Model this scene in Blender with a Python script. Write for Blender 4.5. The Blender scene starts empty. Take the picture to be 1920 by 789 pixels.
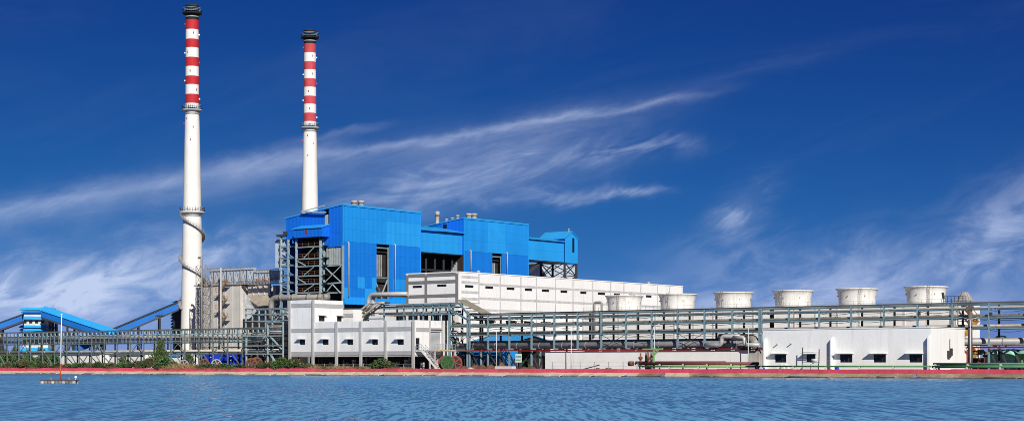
import bpy, bmesh, math, random
from mathutils import Vector
random.seed(7)
R = math.radians
sc = bpy.context.scene
COL = sc.collection

# ------------------------------------------------------------------ camera
# World frame = plant frame: x runs along the shore, y runs inland, z up, water at z = 0.
FOC, HOR, EYE = 3300.0, 684.5, 2.0
YAW = math.atan2(3300.0, 4201.0)
SY, CY = math.sin(YAW), math.cos(YAW)          # .6177 , .7864
cam_d = bpy.data.cameras.new('camera')
cam_d.sensor_width = 36.0
cam_d.lens = 36.0 * FOC / 1920.0
cam_d.shift_y = (HOR - 394.5) / 1920.0
cam_d.clip_start, cam_d.clip_end = 0.5, 20000.0
cam = bpy.data.objects.new('camera', cam_d); COL.objects.link(cam)
cam.location = (0, 0, EYE); cam.rotation_euler = (R(90), 0, YAW)
sc.camera = cam

# ------------------------------------------------------------------ light
SUN = Vector((0.70, -0.52, 0.49)).normalized()
SUN_EL = math.asin(SUN.z)
SUN_AZ = math.atan2(SUN.x, SUN.y)             # clockwise from +y
sun_d = bpy.data.lights.new('sun', 'SUN'); sun_d.energy = 4.9; sun_d.angle = R(0.5); sun_d.color = (1.0, 0.955, 0.88)
sun = bpy.data.objects.new('sun', sun_d); COL.objects.link(sun)
sun.rotation_euler = SUN.to_track_quat('Z', 'Y').to_euler(); sun.location = (100, -100, 200)
sc.view_settings.view_transform = 'Standard'; sc.view_settings.look = 'None'
sc.view_settings.exposure = 0.0; sc.view_settings.gamma = 1.0; sc.view_settings.use_curve_mapping = False
sc.cycles.filter_width = 0.95; sc.cycles.use_denoising = False
sc.cycles.max_bounces = 6; sc.cycles.diffuse_bounces = 3; sc.cycles.glossy_bounces = 3
sc.cycles.transparent_max_bounces = 6; sc.cycles.caustics_reflective = False; sc.cycles.caustics_refractive = False

world = bpy.data.worlds.new('World'); sc.world = world; world.use_nodes = True
world.cycles.sampling_method = 'MANUAL'; world.cycles.sample_map_resolution = 512
wt = world.node_tree; wt.nodes.clear()
def wnode(t, **kw):
    n = wt.nodes.new(t)
    for k, v in kw.items(): setattr(n, k, v)
    return n
def wlink(a, b): wt.links.new(a, b)
def wm(op, a, b=None, c=None, clamp=False):
    n = wnode('ShaderNodeMath', operation=op, use_clamp=clamp)
    for i, v in enumerate((a, b, c)):
        if v is None: continue
        if isinstance(v, (int, float)): n.inputs[i].default_value = v
        else: wlink(v, n.inputs[i])
    return n.outputs[0]
sky = wnode('ShaderNodeTexSky', sky_type='NISHITA', sun_disc=False)
sky.sun_elevation = SUN_EL; sky.sun_rotation = SUN_AZ
sky.altitude = 0; sky.air_density = 1.0; sky.dust_density = 0.25; sky.ozone_density = 4.0
# the photograph's polarised, saturated grade of that sky (same for every direction)
scn = wnode('ShaderNodeSeparateColor'); wlink(sky.outputs[0], scn.inputs[0])
kR, kG, kB = [wm('MULTIPLY', scn.outputs[i], 0.05) for i in range(3)]
gR = wm('MULTIPLY', wm('POWER', kR, 1.6), 1.75)
gG = wm('MULTIPLY', wm('POWER', kG, 1.9), 8.3)
gB = wm('ADD', wm('MULTIPLY', kB, 3.15), wm('MULTIPLY', kR, 10.4))
grade = wnode('ShaderNodeCombineColor'); wlink(wm('MINIMUM', gR, 6.0), grade.inputs[0]); wlink(wm('MINIMUM', gG, 7.0), grade.inputs[1]); wlink(wm('MINIMUM', gB, 9.0), grade.inputs[2])
tc = wnode('ShaderNodeTexCoord')
sep = wnode('ShaderNodeSeparateXYZ'); wlink(tc.outputs['Generated'], sep.inputs[0])
# azimuth measured from the plant's north-west, elevation above the horizon (both radians)
fx = wm('ADD', wm('MULTIPLY', sep.outputs[0], -SY), wm('MULTIPLY', sep.outputs[1], CY))
rx = wm('ADD', wm('MULTIPLY', sep.outputs[0], CY), wm('MULTIPLY', sep.outputs[1], SY))
AZ = wm('ARCTAN2', rx, fx)
EL = wm('ARCSINE', sep.outputs[2])
def skyaz(px): return math.atan((px - 960) / FOC)
def skyel(px, py): return math.atan((HOR - py) / FOC * math.cos(skyaz(px)))
def noise(sa, se, rot, scale, detail=6, rough=0.6, dist=0.0, off=0.0):
    c, s = math.cos(rot), math.sin(rot)
    u = wm('ADD', wm('MULTIPLY', AZ, c), wm('MULTIPLY', EL, s))
    v = wm('SUBTRACT', wm('MULTIPLY', EL, c), wm('MULTIPLY', AZ, s))
    cb = wnode('ShaderNodeCombineXYZ'); wlink(wm('MULTIPLY', u, sa), cb.inputs[0]); wlink(wm('MULTIPLY', v, se), cb.inputs[1])
    cb.inputs[2].default_value = off
    n = wnode('ShaderNodeTexNoise'); n.inputs['Scale'].default_value = scale; n.inputs['Detail'].default_value = detail
    n.inputs['Roughness'].default_value = rough; n.inputs['Distortion'].default_value = dist
    wlink(cb.outputs[0], n.inputs['Vector']); return n.outputs[0]
def sstep(x, lo, hi):
    n = wnode('ShaderNodeMapRange', interpolation_type='SMOOTHSTEP'); wlink(x, n.inputs[0])
    n.inputs[1].default_value = lo; n.inputs[2].default_value = hi; return n.outputs[0]
WARP = wm('SUBTRACT', noise(1, 1.6, 0.2, 14, 4, 0.55, 0.4, 3.1), 0.5)
WARP2 = wm('SUBTRACT', noise(1, 2.0, 0.2, 40, 5, 0.6, 0.3, 8.1), 0.5)
def bank(px, py, wx, wy, rot, warp=0.05):
    """soft elliptical cloud bank at a compass direction"""
    a0, e0 = skyaz(px), skyel(px, py); c, s = math.cos(rot), math.sin(rot)
    da = wm('ADD', wm('SUBTRACT', AZ, a0), wm('MULTIPLY', WARP, warp)); de = wm('ADD', wm('SUBTRACT', EL, e0), wm('MULTIPLY', WARP, warp * .7))
    u = wm('DIVIDE', wm('ADD', wm('MULTIPLY', da, c), wm('MULTIPLY', de, s)), wx / FOC)
    v = wm('DIVIDE', wm('SUBTRACT', wm('MULTIPLY', de, c), wm('MULTIPLY', da, s)), wy / FOC)
    r2 = wm('ADD', wm('MULTIPLY', u, u), wm('MULTIPLY', v, v))
    return wm('EXPONENT', wm('MULTIPLY', r2, -1.0))
def streak(p0, p1, w0, fade, bend=0.0):
    a0, e0, a1, e1 = skyaz(p0[0]), skyel(*p0), skyaz(p1[0]), skyel(*p1)
    k = (e1 - e0) / (a1 - a0)
    t = wm('DIVIDE', wm('SUBTRACT', AZ, a0), a1 - a0)
    line = wm('ADD', e0, wm('MULTIPLY', wm('SUBTRACT', AZ, a0), k))
    line = wm('SUBTRACT', line, wm('MULTIPLY', wm('MULTIPLY', t, wm('SUBTRACT', 1.0, t)), bend / FOC * 4))
    d = wm('DIVIDE', wm('ADD', wm('SUBTRACT', EL, line), wm('MULTIPLY', WARP2, 0.010)), w0 / FOC)
    g = wm('EXPONENT', wm('MULTIPLY', wm('MULTIPLY', d, d), -1.0))
    ends = wm('MULTIPLY', sstep(t, -0.25, fade), wm('SUBTRACT', 1.0, sstep(t, 1 - fade, 1.05)))
    return wm('MULTIPLY', g, ends)
fib = sstep(noise(1.0, 5.5, 0.20, 13, 9, 0.64, 0.7, 1.3), 0.36, 0.78)      # long wind-drawn fibres
fib2 = sstep(noise(1.0, 3.2, 0.35, 22, 9, 0.66, 0.9, 5.7), 0.38, 0.74)     # torn wisps
puff = sstep(noise(1.0, 2.2, 0.30, 26, 10, 0.62, 0.5, 9.2), 0.34, 0.68)
terms = [
    (streak((-60, 412), (1330, 178), 34, 0.25, 6), wm('ADD', 0.34, wm('MULTIPLY', fib, 0.45)), 0.28),
    (streak((-90, 418), (660, 276), 20, 0.15, -4), wm('ADD', 0.55, wm('MULTIPLY', fib2, 0.45)), 0.36),
    (streak((540, 303), (1400, 162), 8, 0.30, 0), wm('ADD', 0.45, wm('MULTIPLY', fib, 0.5)), 0.40),
    (streak((540, 268), (760, 228), 7, 0.45, 0), 0.5, 0.22),
    (streak((1100, 205), (1720, 55), 14, 0.45, 0), wm('ADD', 0.3, wm('MULTIPLY', fib, 0.7)), 0.055),
    (bank(940, 315, 190, 52, 0.18), wm('ADD', 0.30, wm('MULTIPLY', wm('ADD', fib, 0.2), wm('ADD', fib2, 0.25))), 0.46),
    (bank(760, 345, 160, 26, 0.25), wm('ADD', 0.1, fib), 0.30),
    (bank(1010, 368, 150, 13, 0.03), wm('ADD', 0.15, fib2), 0.34),
    (bank(1180, 365, 70, 7, 0.14), wm('ADD', 0.2, fib2), 0.50),
    (bank(1190, 280, 120, 18, 0.14), fib2, 0.45),
    (bank(110, 530, 330, 60, 0.12, 0.05), wm('ADD', 0.38, puff), 0.74),
    (bank(40, 585, 380, 50, 0.0), wm('ADD', 0.2, puff), 0.30),
    (bank(420, 470, 80, 30, 0.15), wm('ADD', 0.15, puff), 0.42),
    (bank(1395, 398, 62, 36, 0.7), wm('ADD', 0.25, fib2), 0.46),
    (bank(1440, 470, 170, 40, 0.10, 0.05), wm('ADD', 0.15, puff), 0.28),
    (bank(1650, 515, 360, 56, 0.18, 0.05), wm('ADD', 0.35, puff), 0.33),
    (bank(1890, 420, 130, 66, 0.55), wm('ADD', 0.25, puff), 0.34),
    (bank(1500, 575, 620, 36, 0.0), wm('ADD', 0.35, puff), 0.25),
]
dens = None
for m, tex, k in terms:
    v = wm('MULTIPLY', wm('MULTIPLY', m, tex), k)
    dens = v if dens is None else wm('ADD', dens, v)
haze_all = wm('MULTIPLY', sstep(noise(1.0, 4.0, 0.22, 5, 7, 0.6, 0.6, 2.2), 0.45, 0.85), 0.03)   # thin veil over the whole sky
low_haze = wm('MULTIPLY', wm('EXPONENT', wm('MULTIPLY', wm('ABSOLUTE', EL), -58.0)), 0.46)                    # pale air near the horizon, all round
dens = wm('MINIMUM', wm('ADD', wm('ADD', dens, haze_all), low_haze), 0.92)
mx = wnode('ShaderNodeMix', data_type='RGBA'); wlink(dens, mx.inputs[0]); wlink(grade.outputs[0], mx.inputs[6])
mx.inputs[7].default_value = (5.6, 6.6, 9.0, 1)
bg = wnode('ShaderNodeBackground'); bg.inputs['Strength'].default_value = 0.10
wlink(mx.outputs[2], bg.inputs['Color'])
wo = wnode('ShaderNodeOutputWorld'); wlink(bg.outputs[0], wo.inputs['Surface'])

# ------------------------------------------------------------------ measuring helpers
def tpx(px): return (px - 960.0) / FOC
def depth(x, y): return -SY * x + CY * y
def xp(px, y): t = tpx(px); return y * (CY * t - SY) / (CY + SY * t)       # x where sight line px meets the plane y
def yp(px, x): t = tpx(px); return x * (CY + SY * t) / (CY * t - SY)       # y where it meets the plane x
def zp(py, x, y): return EYE + (HOR - py) * depth(x, y) / FOC
def PF(px, py, y): x = xp(px, y); return Vector((x, y, zp(py, x, y)))
def PS(px, py, x): y = yp(px, x); return Vector((x, y, zp(py, x, y)))
def PD(px, py, d):
    l = tpx(px) * d; x = CY * l - SY * d; y = SY * l + CY * d
    return Vector((x, y, EYE + (HOR - py) * d / FOC))
GZ = 1.1

# ------------------------------------------------------------------ materials
MATS = {}
def mat(name, base, rough=0.7, metal=0.0, var=0.06, ns=0.35, streak=0.0, streak_col=(0.12, 0.09, 0.06), rnd=0.0,
        fine=0.0, rib=None, spec=0.3, bump=0.0, streak_lo=0.52, streak_scale=1.0, rust=0.0, rust_col=(0.16, 0.06, 0.03)):
    if name in MATS: return MATS[name]
    m = bpy.data.materials.new(name); m.use_nodes = True; MATS[name] = m
    t = m.node_tree; N = t.nodes; L = t.links
    b = N['Principled BSDF']; b.inputs['Roughness'].default_value = rough; b.inputs['Metallic'].default_value = metal
    b.inputs['Specular IOR Level'].default_value = spec
    g = N.new('ShaderNodeNewGeometry')
    def nz(scale, detail=4, vec=None, r=0.6):
        n = N.new('ShaderNodeTexNoise'); n.inputs['Scale'].default_value = scale; n.inputs['Detail'].default_value = detail
        n.inputs['Roughness'].default_value = r; L.new(vec or g.outputs['Position'], n.inputs['Vector']); return n.outputs[0]
    def mr(x, a, b_, c, d):
        n = N.new('ShaderNodeMapRange'); L.new(x, n.inputs[0])
        for i, v in enumerate((a, b_, c, d)): n.inputs[i + 1].default_value = v
        return n.outputs[0]
    def mult(a, b_):
        n = N.new('ShaderNodeMath'); n.operation = 'MULTIPLY'; L.new(a, n.inputs[0])
        if isinstance(b_, float): n.inputs[1].default_value = b_
        else: L.new(b_, n.inputs[1])
        return n.outputs[0]
    val = mr(nz(ns), 0.3, 0.7, 1 - var, 1 + var)
    if fine: val = mult(val, mr(nz(ns * 9, 6), 0.3, 0.7, 1 - fine, 1 + fine))
    if rnd:
        oi = N.new('ShaderNodeObjectInfo'); val = mult(val, mr(oi.outputs['Random'], 0, 1, 1 - rnd, 1 + rnd))
    vm = N.new('ShaderNodeVectorMath'); vm.operation = 'SCALE'; vm.inputs[0].default_value = base[:3]; L.new(val, vm.inputs['Scale'])
    col = vm.outputs[0]
    def mixc(fac, c2):
        n = N.new('ShaderNodeMix'); n.data_type = 'RGBA'; L.new(fac, n.inputs[0]); L.new(col, n.inputs[6]); n.inputs[7].default_value = (*c2, 1)
        return n.outputs[2]
    if streak:
        mp = N.new('ShaderNodeMapping'); mp.inputs['Scale'].default_value = (1.4 * streak_scale, 1.4 * streak_scale, 0.09 * streak_scale); L.new(g.outputs['Position'], mp.inputs[0])
        s = mr(nz(1.0, 6, mp.outputs[0], 0.65), streak_lo, 0.78, 0.0, streak)
        col = mixc(s, streak_col)
    if rust:
        s = mr(nz(0.9, 7, None, 0.7), 0.55, 0.72, 0.0, rust); col = mixc(s, rust_col)
    L.new(col, b.inputs['Base Color'])
    h = None
    if rib:                                       # trapezoid sheet: fine relief along one world axis
        ax, per, dep = rib
        sp = N.new('ShaderNodeSeparateXYZ'); L.new(g.outputs['Position'], sp.inputs[0])
        w = N.new('ShaderNodeMath'); w.operation = 'SINE'
        s = N.new('ShaderNodeMath'); s.operation = 'MULTIPLY'; s.inputs[1].default_value = 2 * math.pi / per
        if ax == 'xy':
            ad = N.new('ShaderNodeMath'); ad.operation = 'ADD'; L.new(sp.outputs[0], ad.inputs[0]); L.new(sp.outputs[1], ad.inputs[1]); L.new(ad.outputs[0], s.inputs[0])
        else: L.new(sp.outputs['xyz'.index(ax)], s.inputs[0])
        L.new(s.outputs[0], w.inputs[0]); h = w.outputs[0]
        bp = N.new('ShaderNodeBump'); bp.inputs['Distance'].default_value = dep; bp.inputs['Strength'].default_value = 1.0
        L.new(h, bp.inputs['Height']); L.new(bp.outputs[0], b.inputs['Normal'])
    elif bump:
        bp = N.new('ShaderNodeBump'); bp.inputs['Distance'].default_value = bump; bp.inputs['Strength'].default_value = 0.8
        L.new(nz(6.0 * ns + 1.2, 8), bp.inputs['Height']); L.new(bp.outputs[0], b.inputs['Normal'])
    return m
M_white = mat('white_render', (0.81, 0.80, 0.765), 0.8, var=0.05, ns=0.25, streak=0.42, streak_col=(0.38, 0.36, 0.31), fine=0.02)
M_hall = mat('white_hall_render', (0.84, 0.83, 0.80), 0.8, var=0.04, ns=0.12, streak=0.42, streak_col=(0.42, 0.41, 0.38), fine=0.02)
M_pump = mat('pump_house_render', (0.82, 0.81, 0.765), 0.8, var=0.04, ns=0.2, streak=0.34, streak_col=(0.45, 0.43, 0.38), fine=0.015)
M_band = mat('grey_band', (0.40, 0.40, 0.39), 0.8, var=0.08, ns=0.5, fine=0.05)
M_bandworn = mat('worn_band', (0.52, 0.52, 0.51), 0.8, var=0.18, ns=0.8, fine=0.16)
M_frame = mat('hall_dark_frame', (0.19, 0.19, 0.18), 0.8, var=0.1, ns=0.6)
M_pilaster = mat('pilaster_grey', (0.46, 0.45, 0.43), 0.8, var=0.1, ns=0.5, streak=0.3)
M_dark = mat('dark_opening', (0.012, 0.012, 0.014), 0.5, var=0.2, ns=1.0)
M_glass = mat('dark_glass', (0.008, 0.009, 0.011), 0.30, var=0.1, ns=1.0, spec=0.5)
M_winframe = mat('window_frame_dark', (0.05, 0.05, 0.05), 0.6)
M_blue_up = mat('blue_sheet_upper', (0.012, 0.265, 0.72), 0.55, var=0.06, ns=0.15, fine=0.03, rnd=0.025, streak=0.22, streak_col=(0.01, 0.16, 0.5), rib=('xy', 0.55, 0.012), rust=0.22, rust_col=(0.05, 0.20, 0.45), spec=0.25)
M_blue_low = mat('blue_sheet_lower', (0.006, 0.185, 0.66), 0.55, var=0.05, ns=0.15, fine=0.03, rnd=0.02, streak=0.22, streak_col=(0.01, 0.11, 0.4), rib=('xy', 0.55, 0.012), rust=0.22, rust_col=(0.05, 0.20, 0.45), spec=0.25)
M_blue_pale = mat('blue_sheet_pale', (0.018, 0.315, 0.76), 0.55, var=0.06, ns=0.2, fine=0.03, rnd=0.02, streak=0.2, streak_col=(0.01, 0.2, 0.55), rib=('xy', 0.55, 0.012), rust=0.22, rust_col=(0.05, 0.20, 0.45), spec=0.25)
M_blue_end_shade = mat('blue_sheet_end_shaded', (0.006, 0.155, 0.70), 0.55, var=0.06, ns=0.15, fine=0.03, rnd=0.025, streak=0.3, streak_col=(0.008, 0.08, 0.34), rib=('xy', 0.55, 0.012), spec=0.25)  # end sheets: shade of the water-facing side put into the blue
M_blue_roof = mat('blue_sheet_roof', (0.03, 0.36, 0.78), 0.5, var=0.08, ns=0.3, rnd=0.06, spec=0.3)
M_blue_conv = mat('conveyor_blue', (0.010, 0.145, 0.50), 0.55, var=0.08, ns=0.3, rnd=0.05, spec=0.25)
M_blue_box = mat('vivid_blue_paint', (0.01, 0.05, 0.50), 0.5, var=0.1, ns=0.6)
M_trim = mat('grey_trim', (0.33, 0.36, 0.38), 0.6, var=0.1, ns=0.6)
M_steel = mat('teal_grey_steel', (0.20, 0.31, 0.35), 0.55, var=0.14, ns=0.8, rust=0.5, rnd=0.08)
M_steel_pale = mat('pale_teal_steel', (0.34, 0.44, 0.46), 0.55, var=0.14, ns=0.8, rust=0.45, rnd=0.08)
M_steel_dark = mat('dark_steel', (0.05, 0.055, 0.06), 0.6, var=0.2, ns=0.8, rust=0.4)
M_steel_green = mat('grey_green_steel', (0.15, 0.19, 0.185), 0.6, var=0.14, ns=0.8, rust=0.4, rnd=0.1)
M_rail = mat('galvanised_rail', (0.42, 0.46, 0.48), 0.5, metal=0.3, var=0.1, ns=1.0)
M_bluerail = mat('pale_blue_rail', (0.30, 0.48, 0.66), 0.5, var=0.1, ns=1.0)
M_rustrail = mat('rusty_rail', (0.30, 0.15, 0.07), 0.8, var=0.25, ns=1.0)
M_rust = mat('rust', (0.20, 0.075, 0.04), 0.85, var=0.3, ns=1.2, fine=0.15)
M_lag = mat('lagged_pipe_silver', (0.52, 0.51, 0.49), 0.45, metal=0.2, var=0.14, ns=0.5, rust=0.25, rust_col=(0.2, 0.15, 0.1))
M_lag2 = mat('dull_lagging', (0.34, 0.335, 0.325), 0.5, metal=0.15, var=0.16, ns=0.5, rust=0.35, rust_col=(0.16, 0.12, 0.08))
M_lagd = mat('weathered_lagging', (0.33, 0.31, 0.28), 0.6, metal=0.2, var=0.2, ns=0.5, rust=0.5, rust_col=(0.12, 0.08, 0.05))
M_cream = mat('cream_pipe', (0.55, 0.51, 0.42), 0.6, var=0.16, ns=0.5, rust=0.35)
M_tray = mat('tray_cover', (0.30, 0.27, 0.21), 0.75, var=0.22, ns=0.7, rust=0.5, rust_col=(0.08, 0.06, 0.04))
M_redbeam = mat('red_beam_paint', (0.40, 0.035, 0.04), 0.6, var=0.15, ns=0.8, rust=0.3)
M_redpipe = mat('red_brown_pipe', (0.17, 0.055, 0.05), 0.6, var=0.18, ns=0.8, rust=0.4)
M_redwall = mat('red_parapet_paint', (0.57, 0.062, 0.105), 0.85, var=0.16, ns=0.45, fine=0.13, rnd=0.10, streak=0.4, streak_col=(0.60, 0.20, 0.20), bump=0.04, rust=0.55, rust_col=(0.36, 0.035, 0.055))
M_stone = mat('cream_revetment', (0.60, 0.51, 0.36), 0.85, var=0.16, ns=0.5, fine=0.14, rnd=0.10, bump=0.06, rust=0.55, rust_col=(0.22, 0.16, 0.09))
M_stone_old = mat('stained_revetment', (0.34, 0.27, 0.17), 0.85, var=0.28, ns=0.5, fine=0.2, rnd=0.22, bump=0.06, rust=0.75, rust_col=(0.10, 0.07, 0.04))
M_toe = mat('dark_toe', (0.035, 0.03, 0.025), 0.4, var=0.2, ns=0.8)  # very dark base strip between slabs and waterline
M_conc = mat('stained_concrete', (0.62, 0.61, 0.57), 0.85, var=0.10, ns=0.3, fine=0.06, streak=0.5, streak_col=(0.30, 0.26, 0.20))
M_concwall = mat('whitewashed_wall', (0.82, 0.81, 0.77), 0.85, var=0.06, ns=0.3, fine=0.04, streak=0.40, streak_col=(0.42, 0.33, 0.22), streak_lo=0.60)
M_fan = mat('fan_stack_concrete', (0.74, 0.72, 0.67), 0.8, var=0.07, ns=0.4, fine=0.05, rnd=0.05, streak=0.70, streak_col=(0.24, 0.22, 0.19), streak_lo=0.5)
M_chim = mat('chimney_white', (0.80, 0.77, 0.70), 0.8, var=0.05, ns=0.2, fine=0.03, streak=0.35, streak_col=(0.45, 0.40, 0.32), streak_lo=0.55)
M_chred = mat('chimney_red', (0.50, 0.022, 0.028), 0.7, var=0.12, ns=0.5, fine=0.06, streak=0.35, streak_col=(0.25, 0.02, 0.02))
M_chred2 = mat('chimney_red_faded', (0.52, 0.062, 0.075), 0.75, var=0.12, ns=0.6, fine=0.14, streak=0.35, streak_col=(0.60, 0.22, 0.22))
M_soot = mat('chimney_soot', (0.016, 0.015, 0.015), 0.8, var=0.3, ns=0.4, fine=0.2)
M_sootcap = mat('chimney_cap_soot', (0.035, 0.026, 0.022), 0.8, var=0.3, ns=0.6, fine=0.2)
M_darkconc = mat('dark_weathered_concrete', (0.13, 0.115, 0.10), 0.85, var=0.2, ns=0.6, streak=0.3)
M_coneg = mat('cone_grey', (0.34, 0.33, 0.31), 0.8, var=0.15, ns=1.0)
M_esp = mat('grey_casing', (0.57, 0.55, 0.51), 0.75, var=0.10, ns=0.25, fine=0.05, streak=0.5, streak_col=(0.27, 0.22, 0.16), rnd=0.05)
M_foil = mat('crumpled_white_lagging', (0.66, 0.66, 0.65), 0.6, var=0.08, ns=0.7, bump=0.35, fine=0.08)
M_brown = mat('dusty_ledge', (0.40, 0.34, 0.26), 0.85, var=0.2, ns=0.5)
M_screen = mat('pale_sheet_screen', (0.50, 0.58, 0.65), 0.7, var=0.14, ns=0.4, rnd=0.06)
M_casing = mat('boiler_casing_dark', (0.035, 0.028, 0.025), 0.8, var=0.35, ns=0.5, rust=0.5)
M_buck = mat('buckstay_panel', (0.36, 0.40, 0.39), 0.6, var=0.18, ns=0.7, rust=0.4)
M_coal = mat('dark_bunker_sheet', (0.045, 0.047, 0.05), 0.7, var=0.2, ns=0.6)
M_green = mat('green_pipe_paint', (0.06, 0.20, 0.07), 0.55, var=0.15, ns=0.8)
M_greenlt = mat('light_green_paint', (0.20, 0.42, 0.15), 0.55, var=0.12, ns=0.8)
M_greenbl = mat('grey_green_pipe', (0.10, 0.20, 0.19), 0.55, var=0.15, ns=0.8)
M_mint = mat('mint_tank_paint', (0.28, 0.60, 0.43), 0.45, var=0.10, ns=0.6, streak=0.3, streak_col=(0.12, 0.25, 0.18), streak_scale=2.0)
M_drumg = mat('drum_green', (0.045, 0.11, 0.035), 0.7, var=0.15, ns=1.0)
M_webg = mat('drum_web_green', (0.025, 0.07, 0.02), 0.8, var=0.2, ns=1.0)
M_drumr = mat('drum_red', (0.26, 0.05, 0.04), 0.7, var=0.2, ns=1.0)
M_wood = mat('weathered_wood', (0.25, 0.17, 0.10), 0.85, var=0.2, ns=1.5)
M_yellow = mat('yellow_paint', (0.55, 0.33, 0.04), 0.6, var=0.15, ns=1.0)
M_orange = mat('orange_rusty_paint', (0.45, 0.18, 0.03), 0.7, var=0.25, ns=1.0)
M_lamp = mat('lamp_pole_paint', (0.62, 0.64, 0.64), 0.5, var=0.05, ns=1.0)
M_lens = mat('lamp_head', (0.30, 0.31, 0.31), 0.4)
M_shutter = mat('roller_shutter_grey', (0.45, 0.46, 0.46), 0.6, rib=('z', 0.22, 0.03))
M_dirt = mat('red_brown_earth', (0.16, 0.085, 0.05), 0.95, var=0.25, ns=0.8, fine=0.2, bump=0.15)
M_brick_shade = mat('shade_dark_back_wall', (0.09, 0.065, 0.05), 0.9, var=0.3, ns=0.6, fine=0.2)  # brick brown with the undercroft shade put into the colour
M_junkw = mat('pale_junk', (0.62, 0.60, 0.55), 0.8, var=0.2, ns=1.5)
M_floatd = mat('dirty_float', (0.20, 0.18, 0.15), 0.8, var=0.35, ns=3.0, fine=0.3)
M_floatl = mat('pale_float', (0.42, 0.40, 0.36), 0.8, var=0.3, ns=3.0, fine=0.3)
M_plank = mat('dark_plank', (0.09, 0.055, 0.04), 0.85, var=0.25, ns=3.0)
M_bark = mat('bark', (0.11, 0.075, 0.05), 0.9, var=0.2, ns=2.0)
M_signg = mat('green_sign', (0.02, 0.30, 0.16), 0.6)
M_signw = mat('sign_white', (0.75, 0.76, 0.74), 0.6)
M_sign_or = mat('mast_red', (0.45, 0.09, 0.05), 0.6, var=0.15, ns=1.5)
M_emb = mat('red_emblem', (0.32, 0.06, 0.05), 0.6)
def leafmat(name, c1, c2):
    m = bpy.data.materials.new(name); m.use_nodes = True; t = m.node_tree; b = t.nodes['Principled BSDF']; b.inputs['Roughness'].default_value = 0.65
    g = t.nodes.new('ShaderNodeNewGeometry'); mx = t.nodes.new('ShaderNodeMix'); mx.data_type = 'RGBA'
    t.links.new(g.outputs['Random Per Island'], mx.inputs[0]); mx.inputs[6].default_value = (*c1, 1); mx.inputs[7].default_value = (*c2, 1)
    t.links.new(mx.outputs[2], b.inputs['Base Color']); return m
M_leaf = leafmat('leaf_green', (0.028, 0.060, 0.014), (0.085, 0.13, 0.035))
M_leaf2 = leafmat('leaf_olive', (0.06, 0.075, 0.025), (0.16, 0.15, 0.06))
M_leaf3 = leafmat('leaf_bright', (0.025, 0.09, 0.018), (0.09, 0.20, 0.04))
M_dry = leafmat('dry_grass', (0.22, 0.15, 0.06), (0.42, 0.31, 0.13))

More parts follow.
